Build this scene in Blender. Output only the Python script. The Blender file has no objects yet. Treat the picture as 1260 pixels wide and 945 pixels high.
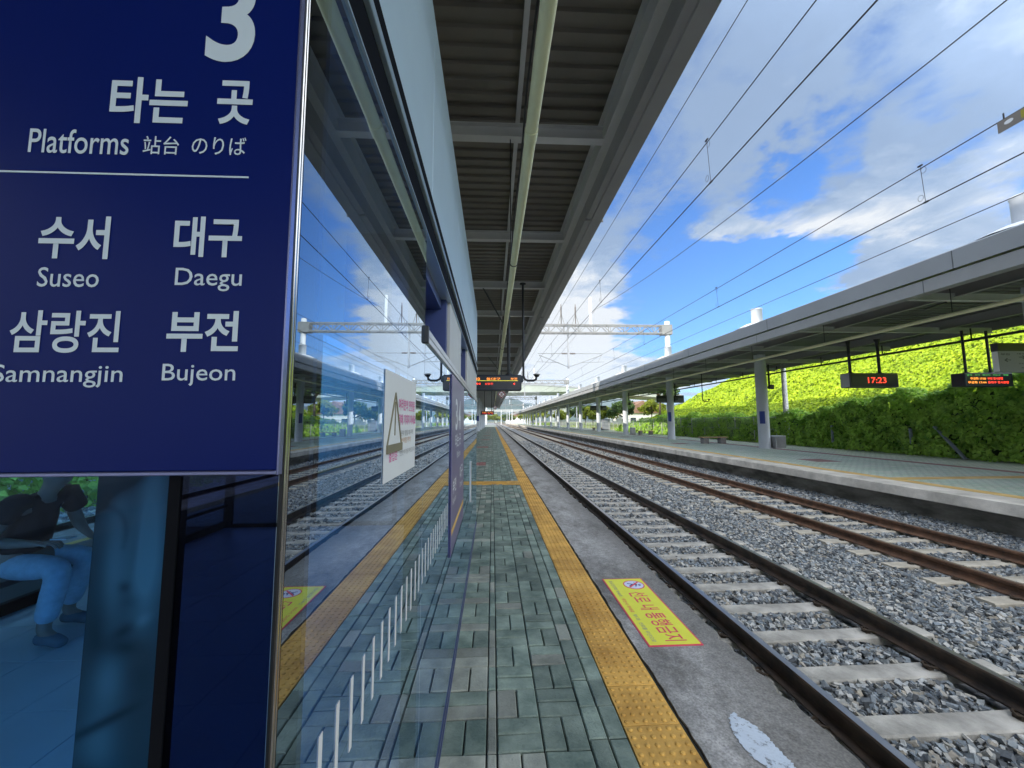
import bpy, math, random
import numpy as np
from mathutils import Vector, Matrix

R = math.radians
S = bpy.context.scene
COL = S.collection
random.seed(7)
RNG = np.random.default_rng(11)
H = 1.55                                   # eye height above the near platform

# ------------------------------------------------------------------ camera
cam = bpy.data.cameras.new('camera')
cam.sensor_width = 36
cam.sensor_fit = 'HORIZONTAL'
cam.lens = 36 * 485 / 1260
cam.clip_start = 0.02
cam.clip_end = 9000
co = bpy.data.objects.new('camera', cam)
COL.objects.link(co)
co.matrix_world = (Matrix.Translation((0, 0, H)) @ Matrix.Rotation(R(-2.833), 4, 'Z')
                   @ Matrix.Rotation(R(90 + 5.353), 4, 'X') @ Matrix.Rotation(R(-0.25), 4, 'Z'))
S.camera = co

# ------------------------------------------------------------------ sky, sun, exposure
SUN_EL, SUN_AZ = 18.0, 249.0               # elevation, clockwise from +Y
world = bpy.data.worlds.new('World')
S.world = world
world.use_nodes = True
wt = world.node_tree
wt.nodes.clear()


def N(t, kind, **kw):
    n = t.nodes.new(kind)
    for k, v in kw.items():
        if k == 'inp':
            for kk, vv in v.items():
                n.inputs[kk].default_value = vv
        else:
            setattr(n, k, v)
    return n


def build_sky():
    L = wt.links.new
    out = N(wt, 'ShaderNodeOutputWorld')
    bg = N(wt, 'ShaderNodeBackground', inp={'Strength': 0.12})
    sky = N(wt, 'ShaderNodeTexSky', sky_type='NISHITA', sun_disc=False,
            sun_elevation=R(SUN_EL), sun_rotation=R(SUN_AZ), air_density=1.0, dust_density=0.3, ozone_density=2.5)
    tc = N(wt, 'ShaderNodeTexCoord')
    sep = N(wt, 'ShaderNodeSeparateXYZ')
    L(tc.outputs['Generated'], sep.inputs[0])

    def M(op, a, b=None, c=None, clamp=False):
        n = N(wt, 'ShaderNodeMath', operation=op, use_clamp=clamp)
        for i, v in enumerate((a, b, c)):
            if v is None:
                continue
            if isinstance(v, (int, float)):
                n.inputs[i].default_value = v
            else:
                L(v, n.inputs[i])
        return n.outputs[0]

    # a flat cloud layer: direction projected on a high plane
    zc = M('MAXIMUM', sep.outputs[2], 0.0)
    den = M('ADD', zc, 0.16)
    px = M('DIVIDE', sep.outputs[0], den)
    py = M('DIVIDE', sep.outputs[1], den)
    cmb = N(wt, 'ShaderNodeCombineXYZ')
    L(px, cmb.inputs[0]); L(py, cmb.inputs[1])

    def noise(scale, detail, rough, off, dist=0.0, stretch=(1, 1, 1)):
        mp = N(wt, 'ShaderNodeMapping')
        mp.inputs['Location'].default_value = off
        mp.inputs['Scale'].default_value = stretch
        L(cmb.outputs[0], mp.inputs[0])
        n = N(wt, 'ShaderNodeTexNoise', inp={'Scale': scale, 'Detail': detail, 'Roughness': rough, 'Distortion': dist})
        L(mp.outputs[0], n.inputs['Vector'])
        return n.outputs['Fac']

    n1 = noise(1.15, 7, 0.55, (3.1, 1.7, 0.2), 0.25)
    n2 = noise(4.2, 9, 0.60, (7.7, 2.9, 1.0), 0.35)
    nbase = M('ADD', M('MULTIPLY', n1, 0.62), M('MULTIPLY', n2, 0.38))

    wn = N(wt, 'ShaderNodeTexNoise', inp={'Scale': 2.2, 'Detail': 7, 'Roughness': 0.62})
    L(cmb.outputs[0], wn.inputs['Vector'])
    ws = N(wt, 'ShaderNodeVectorMath', operation='SUBTRACT')
    L(wn.outputs['Color'], ws.inputs[0]); ws.inputs[1].default_value = (0.5, 0.5, 0.5)
    wsc = N(wt, 'ShaderNodeVectorMath', operation='SCALE')
    L(ws.outputs[0], wsc.inputs[0]); wsc.inputs['Scale'].default_value = 0.34
    wd_ = N(wt, 'ShaderNodeVectorMath', operation='ADD')
    L(tc.outputs['Generated'], wd_.inputs[0]); L(wsc.outputs[0], wd_.inputs[1])
    wnm = N(wt, 'ShaderNodeVectorMath', operation='NORMALIZE')
    L(wd_.outputs[0], wnm.inputs[0])

    def lobe(d, r0, r1):                    # soft patch of cloud round a compass direction
        v = Vector(d).normalized()
        dp = N(wt, 'ShaderNodeVectorMath', operation='DOT_PRODUCT')
        L(wnm.outputs[0], dp.inputs[0])
        dp.inputs[1].default_value = v
        mr = N(wt, 'ShaderNodeMapRange', interpolation_type='SMOOTHSTEP')
        mr.inputs['From Min'].default_value = math.cos(R(r1))
        mr.inputs['From Max'].default_value = math.cos(R(r0))
        L(dp.outputs['Value'], mr.inputs['Value'])
        return mr.outputs[0]

    dens = M('MULTIPLY_ADD', nbase, 1.6, -0.20)
    for d, r0, r1, w in SKY_LOBES:
        dens = M('ADD', dens, M('MULTIPLY', lobe(d, r0, r1), w))
    cover = N(wt, 'ShaderNodeMapRange', interpolation_type='SMOOTHSTEP')
    cover.inputs['From Min'].default_value = 0.36
    cover.inputs['From Max'].default_value = 0.62
    L(dens, cover.inputs['Value'])
    # cloud tone: sunlit white tops to blue-grey bases
    n3 = noise(2.6, 8, 0.62, (1.2, 9.3, 4.0), 0.4)
    tone = M('ADD', n3, 0.0)
    for d, r0, r1, w in TONE_LOBES:
        tone = M('ADD', tone, M('MULTIPLY', lobe(d, r0, r1), w))
    ramp = N(wt, 'ShaderNodeValToRGB')
    e = ramp.color_ramp.elements
    e[0].position = 0.34; e[0].color = (1.75, 2.45, 3.7, 1)
    e[1].position = 0.66; e[1].color = (5.3, 5.4, 5.55, 1)
    m_ = ramp.color_ramp.elements.new(0.5); m_.color = (2.75, 3.4, 4.45, 1)
    L(tone, ramp.inputs[0])
    # unseen cloud behind the view, brightened and warmed as added fill light
    bright = M('ADD', 1.0, M('MULTIPLY', lobe((0.35, -1, 0.75), 20, 95), SKY_BEHIND))
    cl = N(wt, 'ShaderNodeVectorMath', operation='SCALE')
    warm = N(wt, 'ShaderNodeMix', data_type='RGBA', blend_type='MULTIPLY')
    L(lobe((0.35, -1, 0.75), 20, 95), warm.inputs[0]); L(ramp.outputs[0], warm.inputs[6]); warm.inputs[7].default_value = (1.12, 1.0, 0.86, 1)
    L(warm.outputs[2], cl.inputs[0]); L(bright, cl.inputs['Scale'])
    sk = N(wt, 'ShaderNodeMix', data_type='RGBA', blend_type='MULTIPLY')
    sk.inputs[0].default_value = 1.0
    L(sky.outputs[0], sk.inputs[6]); sk.inputs[7].default_value = SKY_GAIN
    mix = N(wt, 'ShaderNodeMix', data_type='RGBA')
    L(cover.outputs[0], mix.inputs[0])
    L(sk.outputs[2], mix.inputs[6]); L(cl.outputs[0], mix.inputs[7])
    L(mix.outputs[2], bg.inputs[0]); L(bg.outputs[0], out.inputs[0])


SKY_BEHIND = 3.6
SKY_GAIN = (0.40, 0.85, 1.45, 1)
# (direction, inner and outer radius in degrees, weight)
SKY_LOBES = [((0.579, 0.674, 0.459), 1.5, 7, -0.34), ((0.53, 0.70, 0.475), 0.5, 5, -0.16),     # clear gaps
             ((0.668, 0.540, 0.510), 1, 8, -0.22), ((0.30, 0.80, 0.52), 2, 10, -0.12), ((0.453, 0.794, 0.405), 1.0, 6, -0.20),
             ((0.444, 0.862, 0.244), 4, 13, -0.34), ((0.589, 0.757, 0.284), 2, 9, -0.26),
             ((0.52, 0.80, 0.30), 1, 7, -0.16),
             ((0.534, 0.740, 0.409), 1, 6, 0.20), ((0.665, 0.632, 0.397), 2, 9, 0.24),          # heaped clouds
             ((0.744, 0.604, 0.30), 2, 9, 0.20), ((0.191, 0.969, 0.157), 4, 14, 0.16),
             ((0.25, 0.722, 0.645), 15, 35, 0.10), ((0.0, -1.0, 0.8), 30, 110, 0.35)]
TONE_LOBES = [((0.647, 0.589, 0.484), 2, 11, -0.20), ((0.566, 0.585, 0.581), 4, 16, -0.10),
              ((0.329, 0.875, 0.354), 3, 14, -0.08), ((0.70, 0.66, 0.30), 1, 6, -0.06),
              ((0.534, 0.740, 0.409), 1, 7, 0.24), ((0.665, 0.632, 0.397), 2, 8, 0.26),
              ((0.25, 0.722, 0.645), 6, 30, -0.13), ((0.446, 0.663, 0.601), 5, 20, -0.10), ((0.191, 0.969, 0.157), 4, 16, 0.24)]
build_sky()

sun = bpy.data.lights.new('sun', 'SUN')
sun.energy = 5.0
sun.angle = R(0.5)
sun.color = (1.0, 0.93, 0.80)
so = bpy.data.objects.new('sun', sun)
COL.objects.link(so)
_az = R(SUN_AZ)
SUN_DIR = Vector((math.sin(_az) * math.cos(R(SUN_EL)), math.cos(_az) * math.cos(R(SUN_EL)), math.sin(R(SUN_EL))))
so.rotation_euler = SUN_DIR.to_track_quat('Z', 'Y').to_euler()
so.location = SUN_DIR * 60

S.view_settings.view_transform = 'Standard'
S.view_settings.look = 'None'
S.view_settings.gamma = 1
S.view_settings.use_curve_mapping = False
S.view_settings.exposure = 0.48
S.cycles.max_bounces = 9
S.cycles.diffuse_bounces = 4
S.cycles.glossy_bounces = 4
S.cycles.transparent_max_bounces = 24
S.cycles.transmission_bounces = 4
S.cycles.use_denoising = True
S.cycles.caustics_reflective = False
S.cycles.caustics_refractive = False
S.cycles.sample_clamp_indirect = 8


# ------------------------------------------------------------------ materials
MATS = {}


def mat(name, color, rough=0.6, metal=0.0, vary=0.0, scale=8.0, color2=None, bump=0.0, bscale=40.0, spec=0.5,
        island=0.0, emit=0.0, trans=0.0, coat=0.0, stretch=None):
    """procedural Principled material: colour varied by noise and by mesh island, optional bump"""
    if name in MATS:
        return MATS[name]
    m = bpy.data.materials.new(name)
    MATS[name] = m
    m.use_nodes = True
    t = m.node_tree
    b = t.nodes['Principled BSDF']
    L = t.links.new
    b.inputs['Roughness'].default_value = rough
    b.inputs['Metallic'].default_value = metal
    b.inputs['Specular IOR Level'].default_value = spec
    b.inputs['Coat Weight'].default_value = coat
    c = tuple(color) + (1,)
    b.inputs['Base Color'].default_value = c
    if emit:
        b.inputs['Emission Color'].default_value = c
        b.inputs['Emission Strength'].default_value = emit
    tc = N(t, 'ShaderNodeTexCoord')
    src = tc.outputs['Object']
    if stretch:
        mp = N(t, 'ShaderNodeMapping')
        mp.inputs['Scale'].default_value = stretch
        L(src, mp.inputs[0])
        src = mp.outputs[0]
    cur = None
    if vary or color2:
        n = N(t, 'ShaderNodeTexNoise', inp={'Scale': scale, 'Detail': 7, 'Roughness': 0.62})
        L(src, n.inputs['Vector'])
        r = N(t, 'ShaderNodeValToRGB')
        r.color_ramp.elements[0].position = 0.34
        r.color_ramp.elements[1].position = 0.68
        c2 = color2 if color2 else color
        k = 1 - vary
        r.color_ramp.elements[0].color = (color[0] * k, color[1] * k, color[2] * k, 1)
        k = 1 + vary
        r.color_ramp.elements[1].color = (min(1, c2[0] * k), min(1, c2[1] * k), min(1, c2[2] * k), 1)
        L(n.outputs['Fac'], r.inputs[0])
        cur = r.outputs[0]
    if island:
        g = N(t, 'ShaderNodeNewGeometry')
        mr = N(t, 'ShaderNodeMapRange')
        mr.inputs['To Min'].default_value = 1 - island
        mr.inputs['To Max'].default_value = 1 + island
        L(g.outputs['Random Per Island'], mr.inputs['Value'])
        vm = N(t, 'ShaderNodeVectorMath', operation='SCALE')
        if cur is None:
            vm.inputs[0].default_value = color
        else:
            L(cur, vm.inputs[0])
        L(mr.outputs[0], vm.inputs['Scale'])
        cur = vm.outputs[0]
    if cur is not None:
        L(cur, b.inputs['Base Color'])
    if bump:
        n = N(t, 'ShaderNodeTexNoise', inp={'Scale': bscale, 'Detail': 5, 'Roughness': 0.6})
        L(src, n.inputs['Vector'])
        bm = N(t, 'ShaderNodeBump', inp={'Strength': bump, 'Distance': 0.02})
        L(n.outputs['Fac'], bm.inputs['Height'])
        L(bm.outputs[0], b.inputs['Normal'])
    if trans:                                # thin leaves let light through
        tr = N(t, 'ShaderNodeBsdfTranslucent')
        if cur is not None:
            L(cur, tr.inputs[0])
        else:
            tr.inputs[0].default_value = c
        mx = N(t, 'ShaderNodeMixShader', inp={0: trans})
        L(b.outputs[0], mx.inputs[1]); L(tr.outputs[0], mx.inputs[2])
        L(mx.outputs[0], t.nodes['Material Output'].inputs[0])
    return m


def glass_mat(name, tint, stops, glossy=(0.9, 0.95, 1.0), rough=0.0):
    """solar-control glass: tinted transmission under a reflective film, stronger towards grazing"""
    m = bpy.data.materials.new(name)
    MATS[name] = m
    m.use_nodes = True
    t = m.node_tree
    t.nodes.clear()
    L = t.links.new
    out = N(t, 'ShaderNodeOutputMaterial')
    tr = N(t, 'ShaderNodeBsdfTransparent'); tr.inputs[0].default_value = tuple(tint) + (1,)
    gl = N(t, 'ShaderNodeBsdfGlossy'); gl.inputs[0].default_value = tuple(glossy) + (1,)
    gl.inputs['Roughness'].default_value = rough
    lw = N(t, 'ShaderNodeLayerWeight', inp={'Blend': 0.5})
    r = N(t, 'ShaderNodeValToRGB')
    el = r.color_ramp.elements
    while len(el) < len(stops):
        el.new(0.5)
    for e, (p, v) in zip(el, stops):
        e.position = p; e.color = (v, v, v, 1)
    mx = N(t, 'ShaderNodeMixShader')
    L(lw.outputs['Facing'], r.inputs[0]); L(r.outputs[0], mx.inputs[0])
    L(tr.outputs[0], mx.inputs[1]); L(gl.outputs[0], mx.inputs[2]); L(mx.outputs[0], out.inputs[0])
    return m


def dusty(m, amount):
    """a thin uneven film of dust and wiped streaks on the glass"""
    t = m.node_tree
    L = t.links.new
    out = [n for n in t.nodes if n.type == 'OUTPUT_MATERIAL'][0]
    src = out.inputs[0].links[0].from_socket
    tc = N(t, 'ShaderNodeTexCoord')
    mp = N(t, 'ShaderNodeMapping'); mp.inputs['Scale'].default_value = (1, 3.0, 0.8)
    L(tc.outputs['Object'], mp.inputs[0])
    n = N(t, 'ShaderNodeTexNoise', inp={'Scale': 3.0, 'Detail': 10, 'Roughness': 0.72})
    L(mp.outputs[0], n.inputs['Vector'])
    mr = N(t, 'ShaderNodeMapRange')
    mr.inputs['From Min'].default_value = 0.38; mr.inputs['From Max'].default_value = 0.75
    mr.inputs['To Min'].default_value = 0.0; mr.inputs['To Max'].default_value = amount
    L(n.outputs['Fac'], mr.inputs['Value'])
    d = N(t, 'ShaderNodeBsdfDiffuse'); d.inputs[0].default_value = (0.55, 0.56, 0.55, 1)
    mx = N(t, 'ShaderNodeMixShader')
    L(mr.outputs[0], mx.inputs[0]); L(src, mx.inputs[1]); L(d.outputs[0], mx.inputs[2]); L(mx.outputs[0], out.inputs[0])


def leaf_mat(name, c1, c2, trans=0.35, scale=0.6, rough=0.5):
    """leaf colour differs leaf by leaf and patch by patch"""
    m = bpy.data.materials.new(name)
    MATS[name] = m
    m.use_nodes = True
    t = m.node_tree
    L = t.links.new
    b = t.nodes['Principled BSDF']
    b.inputs['Roughness'].default_value = rough
    b.inputs['Specular IOR Level'].default_value = 0.35
    g = N(t, 'ShaderNodeNewGeometry')
    tc = N(t, 'ShaderNodeTexCoord')
    n = N(t, 'ShaderNodeTexNoise', inp={'Scale': scale, 'Detail': 3})
    L(tc.outputs['Object'], n.inputs['Vector'])
    ad = N(t, 'ShaderNodeMath', operation='MULTIPLY_ADD')
    L(g.outputs['Random Per Island'], ad.inputs[0]); ad.inputs[1].default_value = 0.55
    mr = N(t, 'ShaderNodeMapRange')
    mr.inputs['From Min'].default_value = 0.3; mr.inputs['From Max'].default_value = 0.7
    mr.inputs['To Min'].default_value = 0.0; mr.inputs['To Max'].default_value = 0.45
    L(n.outputs['Fac'], mr.inputs['Value']); L(mr.outputs[0], ad.inputs[2])
    r = N(t, 'ShaderNodeValToRGB')
    r.color_ramp.elements[0].color = tuple(c1) + (1,)
    r.color_ramp.elements[1].color = tuple(c2) + (1,)
    L(ad.outputs[0], r.inputs[0])
    L(r.outputs[0], b.inputs['Base Color'])
    tr = N(t, 'ShaderNodeBsdfTranslucent')
    L(r.outputs[0], tr.inputs[0])
    mx = N(t, 'ShaderNodeMixShader', inp={0: trans})
    L(b.outputs[0], mx.inputs[1]); L(tr.outputs[0], mx.inputs[2])
    L(mx.outputs[0], t.nodes['Material Output'].inputs[0])
    return m


# ------------------------------------------------------------------ mesh helpers
ORG = {}


def org(o):
    p = Vector((0, 0, 0))
    while o is not None:
        p += o.location
        o = o.parent
    return p


def tag(o, label=None, cat=None, group=None, kind=None):
    if label: o['label'] = label
    if cat: o['category'] = cat
    if group: o['group'] = group
    if kind: o['kind'] = kind
    return o


def thing(name, label, cat, loc=(0, 0, 0), group=None):
    o = bpy.data.objects.new(name, None)
    o.empty_display_size = 0.2
    COL.objects.link(o)
    o.location = loc
    return tag(o, label, cat, group)


def link_mesh(name, me, parent=None, loc=None):
    o = bpy.data.objects.new(name, me)
    COL.objects.link(o)
    if parent is not None:
        o.parent = parent
    if loc is not None:
        o.location = loc
    return o


def copy_tree(o, parent=None):
    c = o.copy()
    COL.objects.link(c)
    c.parent = parent
    for ch in [x for x in o.children]:
        copy_tree(ch, c)
    return c


class MB:
    """collects shapes in world coordinates and links them as one mesh object"""

    def __init__(s):
        s.v, s.f, s.mi, s.sm = [], [], [], []

    def add(s, vs, fs, mi=0, smooth=False):
        k = len(s.v)
        s.v += [tuple(v) for v in vs]
        for f in fs:
            s.f.append([i + k for i in f]); s.mi.append(mi); s.sm.append(smooth)
        return s

    def box(s, x0, x1, y0, y1, z0, z1, mi=0, bev=0.0):
        if bev <= 0:
            vs = [(x, y, z) for z in (z0, z1) for y in (y0, y1) for x in (x0, x1)]
            fs = [(0, 2, 3, 1), (4, 5, 7, 6), (0, 1, 5, 4), (2, 6, 7, 3), (0, 4, 6, 2), (1, 3, 7, 5)]
            return s.add(vs, fs, mi)
        bm = {}
        vs, fs = [], []
        X, Y, Z = (x0, x1), (y0, y1), (z0, z1)
        sg = (1, -1)
        for i in range(2):
            for j in range(2):
                for k in range(2):
                    for a in range(3):
                        p = [X[i] + sg[i] * bev, Y[j] + sg[j] * bev, Z[k] + sg[k] * bev]
                        p[a] = (X[i], Y[j], Z[k])[a]
                        bm[(i, j, k, a)] = len(vs); vs.append(p)
        g = lambda i, j, k, a: bm[(i, j, k, a)]
        for i in range(2):
            q = [g(i, 0, 0, 0), g(i, 1, 0, 0), g(i, 1, 1, 0), g(i, 0, 1, 0)]; fs.append(q if i else q[::-1])
            q = [g(0, i, 0, 1), g(1, i, 0, 1), g(1, i, 1, 1), g(0, i, 1, 1)]; fs.append(q[::-1] if i else q)
            q = [g(0, 0, i, 2), g(1, 0, i, 2), g(1, 1, i, 2), g(0, 1, i, 2)]; fs.append(q if i else q[::-1])
        for i in range(2):
            for j in range(2):
                fs.append([g(i, j, 0, 0), g(i, j, 1, 0), g(i, j, 1, 1), g(i, j, 0, 1)])
                fs.append([g(i, 0, j, 0), g(i, 1, j, 0), g(i, 1, j, 2), g(i, 0, j, 2)])
                fs.append([g(0, i, j, 1), g(1, i, j, 1), g(1, i, j, 2), g(0, i, j, 2)])
                for k in range(2):
                    fs.append([g(i, j, k, 0), g(i, j, k, 1), g(i, j, k, 2)])
        return s.add(vs, fs, mi)

    def tube(s, pts, r, n=8, mi=0, caps=True, smooth=True, r2=None):
        pts = [Vector(p) for p in pts]
        m = len(pts)
        rs = r if isinstance(r, (list, tuple)) else [r + (((r2 if r2 is not None else r) - r) * i / max(1, m - 1)) for i in range(m)]
        vs, fs = [], []
        up = None
        for i, p in enumerate(pts):
            d = (pts[min(i + 1, m - 1)] - pts[max(i - 1, 0)]).normalized()
            if up is None:
                up = Vector((0, 0, 1)) if abs(d.z) < 0.9 else Vector((0, 1, 0))
            a = d.cross(up).normalized()
            b = a.cross(d).normalized()
            up = b
            for k in range(n):
                t = 2 * math.pi * k / n
                vs.append(p + (a * math.cos(t) + b * math.sin(t)) * rs[i])
        for i in range(m - 1):
            for k in range(n):
                k2 = (k + 1) % n
                fs.append((i * n + k, i * n + k2, (i + 1) * n + k2, (i + 1) * n + k))
        s.add(vs, fs, mi, smooth)
        if caps:
            k0 = len(s.v)
            s.add(vs[:n], [tuple(range(n))[::-1]], mi)
            s.add(vs[-n:], [tuple(range(n))], mi)
        return s

    def bar(s, p, q, w, h=None, mi=0):
        """square bar between two points"""
        h = h or w
        p, q = Vector(p), Vector(q)
        d = (q - p).normalized()
        up = Vector((0, 0, 1)) if abs(d.z) < 0.95 else Vector((0, 1, 0))
        a = d.cross(up).normalized() * w / 2
        b = a.cross(d).normalized() * h / 2
        vs = [e + i * a + j * b for e in (p, q) for i, j in ((-1, -1), (1, -1), (1, 1), (-1, 1))]
        return s.add(vs, [(0, 1, 2, 3), (7, 6, 5, 4), (0, 4, 5, 1), (1, 5, 6, 2), (2, 6, 7, 3), (3, 7, 4, 0)], mi)

    def prism_y(s, prof, y0, y1, mi=0, smooth=False, caps=True):
        """profile [(x,z)...] swept along y"""
        n = len(prof)
        vs = [(x, y0, z) for x, z in prof] + [(x, y1, z) for x, z in prof]
        fs = [(i, (i + 1) % n, n + (i + 1) % n, n + i) for i in range(n)]
        s.add(vs, fs, mi, smooth)
        if caps:
            s.add(vs, [tuple(range(n))[::-1], tuple(range(n, 2 * n))], mi)
        return s

    def lathe(s, prof, c, n=16, mi=0, smooth=True):
        vs, fs = [], []
        for r, z in prof:
            for k in range(n):
                t = 2 * math.pi * k / n
                vs.append((c[0] + r * math.cos(t), c[1] + r * math.sin(t), c[2] + z))
        for i in range(len(prof) - 1):
            for k in range(n):
                k2 = (k + 1) % n
                fs.append((i * n + k, i * n + k2, (i + 1) * n + k2, (i + 1) * n + k))
        return s.add(vs, fs, mi, smooth)

    def build(s, name, mats, parent=None, recenter=True):
        if not isinstance(mats, (list, tuple)):
            mats = [mats]
        if parent is not None:
            o0 = org(parent)
            loc = None
        elif recenter:
            a = np.array(s.v)
            lo, hi = a.min(0), a.max(0)
            o0 = Vector(((lo[0] + hi[0]) / 2, (lo[1] + hi[1]) / 2, lo[2]))
            loc = o0
        else:
            o0, loc = Vector((0, 0, 0)), None
        me = bpy.data.meshes.new(name)
        me.from_pydata([(v[0] - o0[0], v[1] - o0[1], v[2] - o0[2]) for v in s.v], [], s.f)
        for m in mats:
            me.materials.append(m)
        me.polygons.foreach_set('material_index', s.mi)
        me.polygons.foreach_set('use_smooth', s.sm)
        me.update()
        return link_mesh(name, me, parent, loc)


def np_mesh(name, V, F, m, smooth=False, parent=None):
    """V (n,3), F (k,c) arrays -> mesh object at the world origin"""
    me = bpy.data.meshes.new(name)
    c = F.shape[1]
    me.vertices.add(len(V)); me.vertices.foreach_set('co', np.ascontiguousarray(V, dtype=np.float32).ravel())
    me.loops.add(F.size); me.loops.foreach_set('vertex_index', np.ascontiguousarray(F, dtype=np.int32).ravel())
    me.polygons.add(len(F))
    me.polygons.foreach_set('loop_start', np.arange(0, F.size, c, dtype=np.int32))
    me.polygons.foreach_set('loop_total', np.full(len(F), c, dtype=np.int32))
    me.polygons.foreach_set('use_smooth', np.full(len(F), smooth))
    me.materials.append(m)
    me.update(); me.validate()
    return link_mesh(name, me, parent)


def text(name, s, m, parent, o, xd, yd, w, h, bold=0.0, extr=0.0006):
    """lettering fitted to a box: o = lower left corner, xd / yd unit directions"""
    cu = bpy.data.curves.new(name, 'FONT')
    cu.body = s
    cu.offset = bold
    cu.resolution_u = 7 if h > 0.03 else 3
    ob = bpy.data.objects.new(name, cu)
    COL.objects.link(ob)
    me = bpy.data.meshes.new_from_object(ob.evaluated_get(bpy.context.evaluated_depsgraph_get()))
    bpy.data.objects.remove(ob); bpy.data.curves.remove(cu)
    n = len(me.vertices)
    a = np.zeros(n * 3, dtype=np.float32)
    me.vertices.foreach_get('co', a)
    a = a.reshape(-1, 3)
    lo, hi = a.min(0), a.max(0)
    sx, sy = w / max(1e-6, hi[0] - lo[0]), h / max(1e-6, hi[1] - lo[1])
    xd, yd = Vector(xd), Vector(yd)
    nd = xd.cross(yd)
    B = np.array([xd, yd]) * 1.0
    p = (a[:, :1] - lo[0]) * sx * B[0] + (a[:, 1:2] - lo[1]) * sy * B[1] + np.array(o) + np.array(nd) * extr
    p = p - np.array(org(parent))
    me.vertices.foreach_set('co', p.astype(np.float32).ravel())
    me.materials.clear(); me.materials.append(m)
    me.name = name
    me.update()
    return link_mesh(name, me, parent)


# ------------------------------------------------------------------ common materials
m_steel = mat('galvanised_steel', (0.42, 0.43, 0.44), 0.45, 0.6, 0.15, 3)
m_white = mat('white_paint', (0.78, 0.79, 0.80), 0.42, 0, 0.05, 2, bump=0.02, bscale=6)
m_column = mat('column_paint', (0.62, 0.66, 0.72), 0.4, 0, 0.06, 1.2)
m_grey = mat('grey_paint', (0.32, 0.315, 0.31), 0.5, 0, 0.08, 1.5)
m_beam = mat('beam_paint', (0.60, 0.60, 0.60), 0.45, 0, 0.08, 1.2)
m_dark = mat('dark_metal', (0.022, 0.025, 0.03), 0.45, 0.2, 0.2, 5)
m_black = mat('black_plastic', (0.012, 0.013, 0.016), 0.4)
m_concrete = mat('concrete', (0.40, 0.39, 0.37), 0.85, 0, 0.15, 4, bump=0.25, bscale=50)
m_cream = mat('cream_pipe', (0.82, 0.81, 0.52), 0.5, 0, 0.08, 2.5)


def deck_mat():
    m = mat('roof_deck', (0.19, 0.172, 0.145), 0.55, 0.0, 0.12, 1.2, stretch=(1, 1, 1))
    return m


m_deck = deck_mat()
m_chrome = mat('polished_steel', (0.55, 0.52, 0.48), 0.18, 1.0, 0.3, 4, stretch=(3, 3, 0.8))

# ================================================================== SETTING
PZ = 0.06                                   # far platform surface
ISL_L, ISL_R = -6.2, 1.68                   # edges of the near island platform
FAR_L, FAR_R = 9.18, 17.8                   # far platform
CAN_END = 106.0


def sheet(name, x0, x1, y0, y1, z, m, kind='structure'):
    b = MB()
    b.add([(x0, y0, z), (x1, y0, z), (x1, y1, z), (x0, y1, z)], [(0, 1, 2, 3)])
    return tag(b.build(name, m, recenter=False), kind=kind)


m_ground = mat('dry_earth', (0.10, 0.11, 0.045), 0.95, 0, 0.35, 0.05, (0.19, 0.17, 0.10), bump=0.4, bscale=2)
sheet('ground', -3000, 3000, -800, 5500, -1.0, m_ground)


def ballast_base_mat():
    m = bpy.data.materials.new('ballast_base')
    m.use_nodes = True
    t = m.node_tree
    L = t.links.new
    b = t.nodes['Principled BSDF']
    b.inputs['Roughness'].default_value = 0.9
    tc = N(t, 'ShaderNodeTexCoord')
    v = N(t, 'ShaderNodeTexVoronoi', inp={'Scale': 17.0, 'Randomness': 1.0})
    L(tc.outputs['Object'], v.inputs['Vector'])
    bw = N(t, 'ShaderNodeRGBToBW')
    L(v.outputs['Color'], bw.inputs[0])
    r = N(t, 'ShaderNodeValToRGB')
    r.color_ramp.elements[0].color = (0.10, 0.105, 0.11, 1)
    r.color_ramp.elements[1].color = (0.42, 0.43, 0.44, 1)
    L(bw.outputs[0], r.inputs[0])
    L(r.outputs[0], b.inputs['Base Color'])
    bm = N(t, 'ShaderNodeBump', invert=True, inp={'Strength': 1.0, 'Distance': 0.05})
    L(v.outputs['Distance'], bm.inputs['Height'])
    L(bm.outputs[0], b.inputs['Normal'])
    return m


m_bal0 = ballast_base_mat()
bb = MB()
bb.box(-14, FAR_L + 1.0, -30, 500, -1.2, -0.665)
tag(bb.build('ballast_bed', m_bal0, recenter=False), kind='structure')


def stone_mat():
    m = bpy.data.materials.new('ballast_stone')
    m.use_nodes = True
    t = m.node_tree
    L = t.links.new
    b = t.nodes['Principled BSDF']
    b.inputs['Roughness'].default_value = 0.75
    g = N(t, 'ShaderNodeNewGeometry')
    r = N(t, 'ShaderNodeValToRGB')
    e = r.color_ramp.elements
    e[0].position = 0; e[0].color = (0.045, 0.048, 0.05, 1)
    e[1].position = 1; e[1].color = (0.46, 0.45, 0.42, 1)
    for p, c in ((0.25, (0.125, 0.14, 0.155, 1)), (0.45, (0.19, 0.225, 0.26, 1)), (0.6, (0.265, 0.29, 0.30, 1)),
                 (0.72, (0.33, 0.295, 0.24, 1)), (0.85, (0.38, 0.40, 0.41, 1))):
        k = e.new(p); k.color = c
    L(g.outputs['Random Per Island'], r.inputs[0])
    tc = N(t, 'ShaderNodeTexCoord')
    n = N(t, 'ShaderNodeTexNoise', inp={'Scale': 60.0, 'Detail': 4})
    L(tc.outputs['Object'], n.inputs['Vector'])
    mx = N(t, 'ShaderNodeMix', data_type='RGBA', blend_type='OVERLAY')
    mx.inputs[0].default_value = 0.5
    L(r.outputs[0], mx.inputs[6]); L(n.outputs['Fac'], mx.inputs[7])
    L(mx.outputs[2], b.inputs['Base Color'])
    return m


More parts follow.
